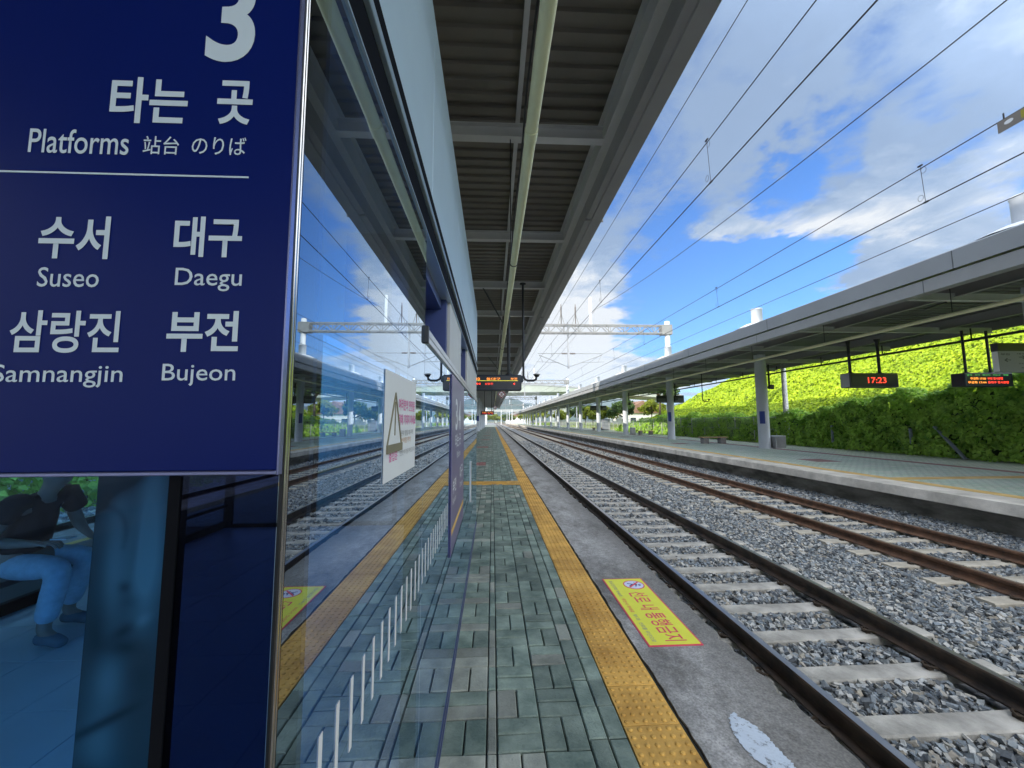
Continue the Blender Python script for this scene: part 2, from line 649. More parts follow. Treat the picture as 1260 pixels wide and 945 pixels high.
m_stone = stone_mat()
SLEEP0, SLEEP_D = 4.62 - 0.585 * 12, 0.585
TRACKS = [(3.145, 'near'), (7.07, 'far'), (-7.75, 'left')]


def stones(n, x0, x1, y0, y1, size, zc):
    """angular stones lying loose on the bed, thinned over the sleepers and under the rails"""
    P = np.stack([RNG.uniform(x0, x1, n), RNG.uniform(y0, y1, n)], 1)
    keep = np.ones(n, bool)
    dz = np.zeros(n)
    for cx, _ in TRACKS:
        off = np.abs(P[:, 0] - cx)
        ph = np.abs((P[:, 1] - SLEEP0 + SLEEP_D / 2) % SLEEP_D - SLEEP_D / 2)
        on = (off < 1.25) & (ph < 0.118)
        keep &= ~(on & (RNG.random(n) > 0.015))
        keep &= ~((off > 0.60) & (off < 0.83))
        dz += np.where((off < 0.72), 0.006, 0.0)
    P, dz = P[keep], dz[keep]
    n = len(P)
    base = np.array([(x, y, z) for z in (-1, 1) for y in (-1, 1) for x in (-1, 1)], float)
    V = base[None] * RNG.uniform(0.62, 1.15, (n, 8, 3))
    sc = size * RNG.uniform(0.6, 1.35, (n, 1)) * np.stack([RNG.uniform(0.8, 1.5, n), RNG.uniform(0.5, 0.95, n), RNG.uniform(0.35, 0.75, n)], 1)
    V = V * sc[:, None, :]
    # random rotation (mostly flat)
    a, b_, c_ = RNG.uniform(0, 6.28, n), RNG.normal(0, 0.45, n), RNG.normal(0, 0.45, n)
    ca, sa, cb, sb, cc, sc_ = np.cos(a), np.sin(a), np.cos(b_), np.sin(b_), np.cos(c_), np.sin(c_)
    Rm = np.empty((n, 3, 3))
    Rm[:, 0] = np.stack([ca * cb, ca * sb * sc_ - sa * cc, ca * sb * cc + sa * sc_], 1)
    Rm[:, 1] = np.stack([sa * cb, sa * sb * sc_ + ca * cc, sa * sb * cc - ca * sc_], 1)
    Rm[:, 2] = np.stack([-sb, cb * sc_, cb * cc], 1)
    V = np.einsum('nij,nkj->nki', Rm, V)
    z = zc + dz + RNG.uniform(-0.02, 0.016, n)
    V += np.concatenate([P, z[:, None]], 1)[:, None, :]
    Fb = np.array([(0, 2, 3, 1), (4, 5, 7, 6), (0, 1, 5, 4), (2, 6, 7, 3), (0, 4, 6, 2), (1, 3, 7, 5)])
    F = (Fb[None] + (np.arange(n) * 8)[:, None, None]).reshape(-1, 4)
    return V.reshape(-1, 3), F


def join(parts):
    Vs, Fs, k = [], [], 0
    for V, F in parts:
        Vs.append(V); Fs.append(F + k); k += len(V)
    return np.concatenate(Vs), np.concatenate(Fs)


V, F = join([stones(70000, 1.72, 10.1, 1.2, 8.5, 0.0228, -0.637), stones(42000, 1.72, 10.1, 8.5, 20, 0.032, -0.64),
             stones(15000, 1.72, 10.1, 20, 42, 0.055, -0.645), stones(2500, 1.72, 10.1, -4, 1.2, 0.04, -0.645),
             stones(4000, -12, -6.2, -2, 14, 0.05, -0.645)])
tag(np_mesh('ballast_stones', V, F, m_stone), kind='stuff', label='grey crushed stone ballast between and beside the rails', cat='ballast')

# ---- near platform slab
m_joint = mat('joint_sand', (0.02, 0.022, 0.02), 0.95, 0, 0.3, 20)


def coping_mat():
    m = bpy.data.materials.new('stained_coping')
    m.use_nodes = True
    t = m.node_tree
    L = t.links.new
    b = t.nodes['Principled BSDF']
    tc = N(t, 'ShaderNodeTexCoord')
    n1 = N(t, 'ShaderNodeTexNoise', inp={'Scale': 1.1, 'Detail': 12, 'Roughness': 0.72, 'Distortion': 0.1})
    n2 = N(t, 'ShaderNodeTexNoise', inp={'Scale': 14.0, 'Detail': 8, 'Roughness': 0.7})
    n3 = N(t, 'ShaderNodeTexNoise', inp={'Scale': 90.0, 'Detail': 3})
    mp = N(t, 'ShaderNodeMapping'); mp.inputs['Scale'].default_value = (1.9, 0.85, 1)
    L(tc.outputs['Object'], mp.inputs[0])
    L(mp.outputs[0], n1.inputs['Vector'])
    L(tc.outputs['Object'], n2.inputs['Vector']); L(tc.outputs['Object'], n3.inputs['Vector'])
    r1 = N(t, 'ShaderNodeValToRGB')
    e = r1.color_ramp.elements
    e[0].position = 0.37; e[0].color = (0.12, 0.11, 0.095, 1)
    e[1].position = 0.68; e[1].color = (0.50, 0.485, 0.475, 1)
    k = e.new(0.52); k.color = (0.30, 0.29, 0.275, 1)
    L(n1.outputs['Fac'], r1.inputs[0])
    mx = N(t, 'ShaderNodeMix', data_type='RGBA', blend_type='OVERLAY'); mx.inputs[0].default_value = 0.75
    L(r1.outputs[0], mx.inputs[6]); L(n2.outputs['Fac'], mx.inputs[7])
    # grime gathered along the broken track edge
    sx = N(t, 'ShaderNodeSeparateXYZ'); L(tc.outputs['Object'], sx.inputs[0])
    ad = N(t, 'ShaderNodeMath', operation='MULTIPLY_ADD'); L(n1.outputs['Fac'], ad.inputs[0]); ad.inputs[1].default_value = 0.9; L(sx.outputs[0], ad.inputs[2])
    gr = N(t, 'ShaderNodeMapRange'); gr.inputs['From Min'].default_value = 1.78; gr.inputs['From Max'].default_value = 2.15
    gr.inputs['To Min'].default_value = 0.0; gr.inputs['To Max'].default_value = 0.7
    L(ad.outputs[0], gr.inputs['Value'])
    gm = N(t, 'ShaderNodeMix', data_type='RGBA'); L(gr.outputs[0], gm.inputs[0]); L(mx.outputs[2], gm.inputs[6]); gm.inputs[7].default_value = (0.085, 0.075, 0.06, 1)
    mx = gm
    mx2 = N(t, 'ShaderNodeMix', data_type='RGBA', blend_type='OVERLAY'); mx2.inputs[0].default_value = 0.8
    L(mx.outputs[2], mx2.inputs[6]); L(n3.outputs['Fac'], mx2.inputs[7])
    L(mx2.outputs[2], b.inputs['Base Color'])
    rr = N(t, 'ShaderNodeMapRange'); rr.inputs['To Min'].default_value = 0.42; rr.inputs['To Max'].default_value = 0.85
    L(n1.outputs['Fac'], rr.inputs['Value']); L(rr.outputs[0], b.inputs['Roughness'])
    bm = N(t, 'ShaderNodeBump', inp={'Strength': 0.5, 'Distance': 0.01})
    L(n2.outputs['Fac'], bm.inputs['Height']); L(bm.outputs[0], b.inputs['Normal'])
    return m


m_coping = coping_mat()
pl = MB()
pl.box(ISL_L, 1.0, -30, 175, -0.3, -0.016)
tag(pl.build('platform', m_joint, recenter=False), kind='structure')
cp = MB()
ys = np.concatenate([np.arange(-30, 1, 2.0), np.arange(1, 16, 0.07), np.arange(16, 176, 1.5)])
top, edge = [], []
vs, fs = [], []
for i, y in enumerate(ys):                   # slightly broken platform edge
    j = random.uniform(-0.012, 0.006) + 0.02 * math.sin(y * 1.3) * (1 if y > 1 else 0)
    x1 = ISL_R + j - (0.03 if random.random() < 0.07 else 0)
    x0 = 0.987 + random.uniform(-0.007, 0.007)
    vs += [(x0, y, -0.04), (x0, y, -0.004), (x1 - 0.02, y, -0.004), (x1, y, -0.022), (x1, y, -0.30), (x1 - 0.35, y, -0.30)]
for i in range(len(ys) - 1):
    a, c = i * 6, (i + 1) * 6
    for k in range(5):
        fs.append((a + k, a + k + 1, c + k + 1, c + k))
cp.add(vs, fs)
cp.box(ISL_L - 0.0, ISL_L + 0.7, -30, 175, -0.29, -0.002)
cp.box(ISL_L + 0.5, ISL_R - 0.5, -30, 175, -0.9, -0.31)
tag(cp.build('platform_coping', m_coping, recenter=False), kind='structure')

# ---- paving bricks of the near platform
m_paver = mat('green_paver', (0.115, 0.172, 0.145), 0.62, 0, 0.24, 4, (0.225, 0.28, 0.235), bump=0.4, bscale=60, island=0.30)
m_paver_grey = mat('grey_paver', (0.25, 0.275, 0.235), 0.62, 0, 0.2, 4, (0.33, 0.35, 0.30), bump=0.4, bscale=60, island=0.25)
m_paver_red = mat('red_paver', (0.33, 0.14, 0.13), 0.75, 0, 0.15, 5, island=0.2)


class Bricks:
    def __init__(s):
        s.V, s.F, s.k = [], [], 0

    def add(s, x0, x1, y0, y1, gap=0.003, ch=0.003, jit=0.002):
        x0 += gap; x1 -= gap; y0 += gap; y1 -= gap
        z = random.uniform(-jit, jit)
        t1, t2 = random.uniform(-jit, jit), random.uniform(-jit, jit)
        sx = random.uniform(-0.001, 0.001)
        x0 += sx; x1 += sx
        cs = ((x0, y0, -1, -1), (x1, y0, 1, -1), (x1, y1, 1, 1), (x0, y1, -1, 1))
        for x, y, i, j in cs: s.V.append((x, y, -0.03))
        for x, y, i, j in cs: s.V.append((x, y, z - ch + i * t1 + j * t2))
        for x, y, i, j in cs: s.V.append((x - i * ch, y - j * ch, z + i * t1 + j * t2))
        k = s.k
        for q in range(4):
            r = (q + 1) % 4
            s.F.append((k + q, k + r, k + 4 + r, k + 4 + q))
            s.F.append((k + 4 + q, k + 4 + r, k + 8 + r, k + 8 + q))
        s.F.append((k + 8, k + 9, k + 10, k + 11))
        s.k += 12

    def build(s, name, m):
        return tag(np_mesh(name, np.array(s.V), np.array(s.F), m), kind='structure')


bg_, bgr, brd = Bricks(), Bricks(), Bricks()


def in_red(x, y):
    if y < 10: return False
    q = (y - 14.1) % 9.3
    return q < 1.0 and -1.0 < x < -0.25


def in_yellow(x, y):
    return 9.85 < y < 10.42 and x > -1.2


def put(x0, x1, y0, y1, fine):
    xm, ym = (x0 + x1) / 2, (y0 + y1) / 2
    if in_yellow(xm, ym): return
    kw = dict(gap=0.0035, ch=0.0055) if fine else dict(gap=0.004, ch=0.004)
    if in_red(xm, ym): b = brd
    else: b = bgr if random.random() < (0.30 if xm < 0.0 else 0.10) else bg_
    b.add(x0, x1, y0, y1, **kw)


def weave(x0, x1, y, ph, fine):
    xm = (x0 + x1) / 2
    if ph:
        put(x0, xm, y, y + 0.22, fine); put(xm, x1, y, y + 0.22, fine)
    else:
        put(x0, x1, y, y + 0.11, fine); put(x0, x1, y + 0.11, y + 0.22, fine)


for i in range(-14, 470):
    y = 2.0 + 0.22 * i
    fine = y < 12
    ph = i % 2 == 0
    weave(-0.25, -0.028, y, ph, fine)
    put(-0.028, 0.022, y, y + 0.22, fine)
    weave(0.022, 0.246, y, not ph, fine)
    weave(0.246, 0.47, y, ph, fine)
    put(0.47, 0.567, y + 0.06, y + 0.28, fine)
    put(0.567, 0.664, y + 0.06, y + 0.28, fine)
    if y > 6.2:                              # beyond the waiting room the paving goes on to the left
        for c in range(12):
            weave(-0.472 - 0.222 * c, -0.25 - 0.222 * c, y, ph == (c % 2 == 1), False)
bg_.build('paving', m_paver); bgr.build('paving_grey', m_paver_grey); brd.build('paving_red', m_paver_red)
sheet('paving_plain', 0.3 - 6.5, -2.95, 6.3, 106, -0.004, m_paver_grey)
sheet('paving_end', ISL_L + 0.7, 0.96, 105.4, 175, -0.006, m_paver_grey)

# ---- tactile paving
m_yellow = mat('tactile_yellow', (0.52, 0.27, 0.045), 0.65, 0, 0.18, 2.2, (0.68, 0.40, 0.09), bump=0.25, bscale=50, island=0.10)


def tactile():
    V, F = [], []
    dome = MB()
    for i in range(-14, 350):
        y = 1.83 + 0.302 * i
        k = len(V)
        z = random.uniform(-0.001, 0.001)
        b0 = MB(); b0.box(0.666, 0.962, y + 0.002, y + 0.299, -0.03, z, bev=0.002)
        dome.add(b0.v, b0.f)
        if -1 < y < 26:
            nb = 8 if y < 9 else 5
            for a in range(6):
                for c in range(6):
                    cx, cy = 0.666 + 0.0247 + a * 0.0494, y + 0.0247 + c * 0.0494 + 0.001
                    dome.lathe([(0.0135, z - 0.001), (0.0125, z + 0.0025), (0.009, z + 0.0045), (0.0001, z + 0.005)], (cx, cy, 0), nb)
        elif y >= 26:
            for a in range(6):
                cx = 0.666 + 0.0247 + a * 0.0494
                dome.box(cx - 0.009, cx + 0.009, y + 0.01, y + 0.29, z - 0.001, z + 0.005)
    # guiding branch across the platform to the left
    for i in range(7):
        x1 = 0.664 - 0.3 * i
        x0 = x1 - 0.298
        dome.box(x0, x1, 9.86, 10.14, -0.03, 0.0, bev=0.002)
        dome.box(x0, x1, 10.142, 10.41, -0.03, 0.0, bev=0.002)
        for q in range(5):
            yy = 9.9 + q * 0.11
            if i == 0:
                dome.box(x0 + 0.02 + q * 0.055, x0 + 0.05 + q * 0.055, 9.88, 10.40, -0.001, 0.005)
            else:
                dome.box(x0 + 0.01, x1 - 0.01, yy - 0.02, yy + 0.02, -0.001, 0.005)
    for i in range(-10, 400):                # the strip along the island's other edge
        y = 0.302 * i
        dome.box(-5.5, -5.2, y, y + 0.299, -0.03, 0.002)
    return tag(dome.build('tactile_paving', m_yellow, recenter=False), kind='structure')


tactile()
m_spill = mat('white_paint_spill', (0.56, 0.63, 0.72), 0.65, 0, 0.05, 12, bump=0.3, bscale=60)


def wear(m, scale, lo, hi):
    """let the surface below show through where a noise says the paint has gone"""
    t = m.node_tree
    L = t.links.new
    tc = N(t, 'ShaderNodeTexCoord')
    n = N(t, 'ShaderNodeTexNoise', inp={'Scale': scale, 'Detail': 8, 'Roughness': 0.7})
    L(tc.outputs['Object'], n.inputs['Vector'])
    mr = N(t, 'ShaderNodeMapRange'); mr.inputs['From Min'].default_value = lo; mr.inputs['From Max'].default_value = hi
    L(n.outputs['Fac'], mr.inputs['Value'])
    L(mr.outputs[0], t.nodes['Principled BSDF'].inputs['Alpha'])


wear(m_spill, 16.0, 0.34, 0.46)
sp = MB()
def flat(px, py):
    d = co.matrix_world.to_3x3() @ Vector(((px - 630) / 485, -(py - 472.5) / 485, -1))
    return (d.x * -H / d.z, d.y * -H / d.z, 0.0)


L_, R_ = [], []
st_l = [(901, 876), (897, 884), (899, 893), (904, 903), (912, 916), (924, 930), (941, 942), (952, 955), (980, 975)]
st_r = [(905, 876), (908, 882), (918, 886), (930, 893), (945, 908), (958, 922), (972, 936), (985, 950), (1003, 972)]
for a in (st_l, st_r):
    for i in range(len(a) - 1):
        for q in range(8):
            t = q / 8
            f = flat(a[i][0] * (1 - t) + a[i + 1][0] * t + random.uniform(-1.6, 1.6), a[i][1] * (1 - t) + a[i + 1][1] * t + random.uniform(-0.8, 0.8))
            (L_ if a is st_l else R_).append(f)
n = len(L_)
sp.add(L_ + R_, [(i, n + i, n + i + 1, i + 1) for i in range(n - 1)])
tag(sp.build('paint_spill', m_spill), kind='structure')

# ---- far platform


def far_paving_mat():
    m = bpy.data.materials.new('far_paving')
    m.use_nodes = True
    t = m.node_tree
    L = t.links.new
    b = t.nodes['Principled BSDF']
    b.inputs['Roughness'].default_value = 0.7
    tc = N(t, 'ShaderNodeTexCoord')
    br = N(t, 'ShaderNodeTexBrick', inp={'Scale': 1.0, 'Mortar Size': 0.006, 'Brick Width': 0.22, 'Row Height': 0.11,
                                          'Color1': (0.52, 0.64, 0.52, 1), 'Color2': (0.66, 0.69, 0.59, 1), 'Mortar': (0.16, 0.17, 0.16, 1)})
    L(tc.outputs['Object'], br.inputs['Vector'])
    n = N(t, 'ShaderNodeTexNoise', inp={'Scale': 0.8, 'Detail': 6})
    L(tc.outputs['Object'], n.inputs['Vector'])
    mx = N(t, 'ShaderNodeMix', data_type='RGBA', blend_type='OVERLAY'); mx.inputs[0].default_value = 0.45
    L(br.outputs['Color'], mx.inputs[6]); L(n.outputs['Fac'], mx.inputs[7])
    L(mx.outputs[2], b.inputs['Base Color'])
    return m


m_coping2 = mat('far_coping', (0.54, 0.50, 0.44), 0.85, 0, 0.2, 1.5, (0.68, 0.63, 0.56), bump=0.3, bscale=30)
m_wallface = mat('coping_face', (0.20, 0.19, 0.17), 0.9, 0, 0.3, 1.2, (0.33, 0.31, 0.28), bump=0.4, bscale=15, stretch=(1, 1, 3))
fp = MB()
fp.box(FAR_L + 0.5, FAR_R + 0.3, -30, 230, -1.1, PZ - 0.02)
tag(fp.build('platform_far', m_wallface, recenter=False), kind='structure')
fc = MB()
y = -30.0
while y < 230:
    fc.box(FAR_L, FAR_L + 0.7, y + 0.008, y + 5.2 - 0.008, PZ - 0.23, PZ - 0.001, bev=0.012)
    y += 5.2
tag(fc.build('platform_far_coping', [m_coping2], recenter=False), kind='structure')
sheet('paving_far', FAR_L + 0.7, FAR_R + 0.3, -30, 230, PZ, far_paving_mat())
m_far_y = mat('far_tactile', (0.78, 0.48, 0.12), 0.7, 0, 0.18, 2.5, (0.72, 0.52, 0.22))
m_far_r = mat('far_red_paver', (0.34, 0.18, 0.17), 0.75, 0, 0.15, 3)
fy = MB()
for i in range(-90, 720):
    y = 0.302 * i
    fy.box(FAR_L + 0.70, FAR_L + 1.0, y, y + 0.297, PZ - 0.01, PZ + 0.006)
for j in range(4):
    for i in range(23):
        y0 = 9.45 + 42 * j
        fy.box(FAR_L + 1.0 + 0.302 * i, FAR_L + 1.297 + 0.302 * i, y0, y0 + 0.36, PZ - 0.01, PZ + 0.006)
tag(fy.build('tactile_paving_far', m_far_y, recenter=False), kind='structure')
fr = MB()
fr.box(14.45, 14.85, -30, 230, PZ - 0.01, PZ + 0.004)
for j in range(10):
    fr.box(11.5, 12.4, 13.6 + 10.75 * j, 14.6 + 10.75 * j, PZ - 0.01, PZ + 0.004)
tag(fr.build('paving_far_red', m_far_r, recenter=False), kind='structure')

# ================================================================== TRACKS
m_rail_a = mat('worn_rail', (0.022, 0.017, 0.014), 0.55, 0.2, 0.3, 6, (0.075, 0.048, 0.032))
m_rail_b = mat('rusty_rail', (0.085, 0.045, 0.027), 0.8, 0.0, 0.3, 5, (0.15, 0.075, 0.042), bump=0.2, bscale=30)
m_railtop = mat('rail_head', (0.42, 0.40, 0.38), 0.3, 0.9, 0.1, 4)
m_railtop_b = mat('rail_head_dull', (0.20, 0.14, 0.10), 0.5, 0.5, 0.2, 4)
m_sleeper = mat('sleeper_concrete', (0.27, 0.26, 0.235), 0.88, 0, 0.25, 3, (0.40, 0.385, 0.35), bump=0.35, bscale=35)
m_sleeper_b = mat('sleeper_buff', (0.34, 0.31, 0.25), 0.9, 0, 0.2, 3, (0.47, 0.43, 0.36), bump=0.35, bscale=35)
m_clip = mat('rail_clip', (0.05, 0.035, 0.023), 0.65, 0.3, 0.3, 20)
RZ = -0.42


def rail_profile(c):
    h = [(-0.075, -0.165), (0.075, -0.165), (0.075, -0.150), (0.022, -0.132), (0.010, -0.115), (0.010, -0.055), (0.034, -0.044),
         (0.036, -0.012), (0.028, -0.002)]
    return [(c + x, RZ + z) for x, z in h] + [(c - x, RZ + z) for x, z in h[:1:-1]]


def clip_mesh():
    b = MB()
    pts = [Vector((0.02, -0.05, 0.0)), Vector((0.05, -0.045, 0.022)), Vector((0.09, -0.02, 0.03)), Vector((0.10, 0.015, 0.023)),
           Vector((0.06, 0.04, 0.024)), Vector((0.02, 0.045, 0.012)), Vector((0.01, 0.02, 0.014))]
    b.tube(pts, 0.0095, 6)
    b.box(0.035, 0.085, -0.03, 0.03, -0.02, 0.014, bev=0.004)
    me = bpy.data.meshes.new('rail_clip')
    me.from_pydata(b.v, [], b.f)
    me.materials.append(m_clip)
    me.polygons.foreach_set('use_smooth', b.sm)
    return me


me_clip = clip_mesh()
bl = MB()                                     # one concrete sleeper, dished in the middle
st = [(-1.25, 0.0), (-0.95, 0.0), (-0.45, -0.012), (0.45, -0.012), (0.95, 0.0), (1.25, 0.0)]
vs, fs = [], []
for x, z in st:
    vs += [(x, -0.125, -0.2), (x, -0.100, z - 0.012), (x, -0.088, z), (x, 0.088, z), (x, 0.100, z - 0.012), (x, 0.125, -0.2)]
for i in range(len(st) - 1):
    for k in range(5):
        fs.append((i * 6 + k, i * 6 + k + 1, i * 6 + 7 + k, i * 6 + 6 + k)[::-1])
fs += [(0, 1, 2, 3, 4, 5), (30, 31, 32, 33, 34, 35)[::-1]]


def sleeper_mesh(m):
    me = bpy.data.meshes.new('sleeper')
    me.from_pydata(vs, [], fs)
    me.materials.append(m)
    return me


for cx, nm in TRACKS:
    lab = {'near': 'railway track nearest the near platform, dark worn rails on concrete sleepers',
           'far': 'railway track beside the far platform with orange brown rusty rails',
           'left': 'railway track on the other side of the waiting room, dark rails'}[nm]
    tr = thing('railway_track', lab, 'railway track', (cx, 0, -0.66), 'railway tracks')
    rust = nm == 'far'
    for sgn in (-1, 1):
        b = MB()
        c = cx + sgn * (0.7175 + 0.034)
        b.prism_y(rail_profile(c), -30, 470)
        b.box(c - 0.027, c + 0.027, -30, 470, RZ - 0.004, RZ + 0.0005, mi=1)
        b.build('rail', [m_rail_b if rust else m_rail_a, m_railtop_b if rust else m_railtop], tr)
    sm = sleeper_mesh(m_sleeper_b if rust else m_sleeper)
    zs = -0.592 + 0.66
    i0 = 0
    near_n = 100 if nm != 'left' else 24
    for i in range(near_n):
        y = SLEEP0 + SLEEP_D * (i + 6 if nm != 'left' else i + 6)
        s_ = link_mesh('sleeper', sm, tr, (random.uniform(-0.012, 0.012), y, zs + random.uniform(-0.004, 0.004)))
        s_.rotation_euler.z = random.uniform(-0.006, 0.006)
        if nm != 'left' and y < (13 if nm == 'near' else 10):
            for sx in (-1, 1):
                for side in (-1, 1):
                    k = link_mesh('rail_clip', me_clip, s_, (sx * 0.7515 + side * 0.06, 0, 0.002))
                    if side < 0:
                        k.rotation_euler.z = math.pi
    b = MB()
    for i in range(near_n, near_n + 700 if nm != 'left' else near_n + 100):
        y = SLEEP0 + SLEEP_D * (i + 6)
        b.box(cx - 1.25, cx + 1.25, y - 0.12, y + 0.12, -0.7, -0.592)
    tag(b.build('sleeper_run', m_sleeper_b if rust else m_sleeper, tr), kind='stuff')

# ================================================================== NEAR CANOPY
CX_COL = -2.2                                # column line of the island
nc = thing('platform_canopy', 'long grey steel canopy over the near platform, its ribbed underside overhead', 'platform canopy', (-2.2, 40, 5.0))
b = MB()                                     # ribbed deck: ribs run across the platform
y, prof = -8.0, []
while y < CAN_END:
    prof += [(y, 5.44), (y + 0.09, 5.44), (y + 0.105, 5.475), (y + 0.17, 5.475), (y + 0.185, 5.44)]
    y += 0.20
vs = [(-6.1, a, z) for a, z in prof] + [(1.52, a, z) for a, z in prof]
n = len(prof)
b.add(vs, [(i, i + 1, n + i + 1, n + i) for i in range(n - 1)])
k = 0
for yy in np.arange(-7.2, CAN_END, 1.96):    # lapped sheet ends
    b.box(-6.1, 1.5, yy, yy + 0.012, 5.425, 5.441)
b.build('deck', m_deck, nc)
b = MB()
b.prism_y([(-6.3, 5.2), (-6.3, 5.55), (-2.2, 6.4), (1.8, 5.55), (1.8, 5.36), (1.52, 5.5), (-6.1, 5.5)], -8.2, CAN_END + 0.2)
b.build('roof', mat('roof_sheet', (0.5, 0.52, 0.54), 0.5, 0.2, 0.08, 1), nc)
for side in (1, -1):
    b = MB()
    f = (lambda x: x) if side == 1 else (lambda x: -4.4 - x)
    pr = [(1.50, 4.79), (1.585, 4.775), (1.59, 4.752), (1.755, 4.752), (1.775, 4.80), (1.775, 5.35), (1.50, 5.35)]
    b.prism_y([(f(x), z) for x, z in (pr if side == 1 else pr[::-1])], -8, CAN_END)
    for yy in np.arange(-6, CAN_END, 6.0):
        b.box(*sorted((f(1.495), f(1.781))), yy, yy + 0.03, 4.746, 5.352)
    b.build('gutter', m_grey, nc)
    b = MB()
    b.prism_y([(f(x), z) for x, z in ((1.39, 5.05), (1.52, 5.05), (1.52, 5.068), (1.461, 5.068), (1.461, 5.42), (1.52, 5.42),
              (1.52, 5.436), (1.39, 5.436), (1.39, 5.42), (1.449, 5.42), (1.449, 5.068), (1.39, 5.068))], -8, CAN_END)
    b.build('edge_beam', m_beam, nc)
b = MB()
bw = [(-0.06, 5.04), (0.06, 5.04), (0.06, 5.052), (0.007, 5.052), (0.007, 5.20), (0.06, 5.20), (0.06, 5.215), (-0.06, 5.215), (-0.06, 5.20),
      (-0.007, 5.20), (-0.007, 5.052), (-0.06, 5.052)]
vsb = [(-5.78, y_, z_) for y_, z_ in bw] + [(1.385, y_, z_) for y_, z_ in bw]
nb = len(bw)
first = None
for i in range(-4, 37):
    y0 = 4.6 + 2.77 * i
    if first is None:
        b.add([(x, y_ + y0, z_) for x, y_, z_ in vsb], [(q, (q + 1) % nb, nb + (q + 1) % nb, nb + q) for q in range(nb)] + [tuple(range(nb)), tuple(range(2 * nb - 1, nb - 1, -1))])
        first = b.build('cross_beam', m_beam, nc)
    else:
        c = first.copy(); COL.objects.link(c)
        c.location.y = 2.77 * (i + 4)
for xx in (0.32, -2.2, -4.4):
    b = MB()
    b.box(xx - 0.025, xx + 0.025, -8, CAN_END, 5.33, 5.424)
    b.build('purlin', m_beam, nc)
for i in range(3):                            # thin diagonal braces under the far bays
    b = MB()
    y0 = 4.6 + 2.77 * (2 + 4 * i)
    b.bar((-0.25, y0, 5.05), (0.35, y0 + 2.2, 4.62), 0.03)
    b.bar((0.35, y0 + 2.2, 4.62), (0.35, y0 + 2.77, 5.05), 0.03)
    b.build('brace', m_dark, nc)
for y0 in (-5.2, 16.9, 28.0, 39.1, 50.2, 61.3, 72.4, 83.5, 94.6, 104.5):
    b = MB()
    b.lathe([(0.34, 0.0), (0.34, 0.03), (0.25, 0.05), (0.24, 5.04), (0.24, 6.9), (0.0, 6.9)], (CX_COL, y0, -0.004), 20)
    b.build('column', m_column, nc)
# cream drain pipe slung under the beams
dp = thing('cable_duct', 'cream round duct hung on rods under the near canopy, running straight away', 'cable duct', (0.255, 40, 3.45))
b = MB()
for i in range(28):
    y0 = -8 + 4.0 * i - 1.55
    b.tube([(0.255, y0, 3.45), (0.255, y0 + 3.995, 3.45)], 0.0405, 16)
    b.tube([(0.255, y0 - 0.05, 3.45), (0.255, y0 + 0.05, 3.45)], 0.0445, 16)
b.build('duct_run', m_cream, dp)
for i in range(20):
    y0 = 4.6 + 2.77 * (2 * i - 2)
    b = MB()
    b.tube([(0.22, y0, 3.49), (0.22, y0, 5.05)], 0.006, 6)
    b.tube([(0.255 + 0.047 * math.cos(a), y0, 3.45 + 0.047 * math.sin(a)) for a in np.linspace(0, 2 * math.pi, 17)], 0.005, 5)
    b.build('duct_hanger', m_dark, dp)
cb = MB()
pts = [(0.37 + 0.012 * math.sin(i * 1.7), -6 + i * 0.7, 5.02 + 0.02 * math.sin(i * 0.9)) for i in range(150)]
cb.tube(pts, 0.012, 6)
tag(cb.build('power_cable', m_black), 'thin black cable running beside the cream pipe under the near canopy', 'cable')

# ================================================================== WAITING ROOM
WX = -0.25
WY0, WY1 = 0.492, 6.22
WL = -3.95
m_glass_side = glass_mat('film_glass', (0.12, 0.42, 0.85), [(0.0, 0.18), (0.5, 0.32), (0.66, 0.55), (0.80, 0.80), (1.0, 0.98)], (0.74, 0.87, 1.0))
dusty(m_glass_side, 0.035)
m_glass_end = glass_mat('blue_glass', (0.24, 0.54, 0.86), [(0.0, 0.015), (0.5, 0.03), (0.8, 0.3), (1.0, 0.9)], (0.6, 0.75, 1.0))
dusty(m_glass_end, 0.02)
m_glass_navy = glass_mat('navy_glass', (0.03, 0.05, 0.16), [(0.0, 0.05), (0.5, 0.09), (0.8, 0.3), (1.0, 0.9)], (0.5, 0.6, 1.0))
m_glass_back = glass_mat('back_glass', (0.82, 0.95, 1.0), [(0.0, 0.06), (0.5, 0.10), (0.8, 0.35), (1.0, 0.9)])
m_clear = glass_mat('inner_glass', (0.97, 0.98, 0.99), [(0.0, 0.0), (1.0, 0.0)])
m_fascia = mat('pale_blue_panel', (0.50, 0.64, 0.74), 0.38, 0.1, 0.04, 2)
m_frame = mat('black_frame', (0.008, 0.009, 0.012), 0.7, 0.0, 0.1, 3, spec=0.03)
m_bluepaint = mat('blue_paint', (0.05, 0.075, 0.22), 0.35, 0, 0.1, 4)
m_strip = mat('pale_trim', (0.45, 0.58, 0.70), 0.3, 0.5)
m_lpanel = mat('light_grey_panel', (0.56, 0.57, 0.57), 0.5, 0, 0.05, 3)
m_floor = mat('room_floor', (0.66, 0.68, 0.68), 0.35, 0, 0.08, 1.2)

wr = thing('waiting_room', 'glass waiting room on the near platform with mirror glass and pale blue fascia', 'waiting room', (-2.1, 3.35, 0))


def pane(name, x0, x1, y0, y1, z0, z1, m, face):
    """glass sheet; only the outer face carries the film"""
    b = MB()
    b.box(x0, x1, y0, y1, z0, z1)
    o = b.build(name, [m_clear, m], wr)
    for p in o.data.polygons:
        if p.normal.dot(Vector(face)) > 0.9:
            p.material_index = 1
    return o


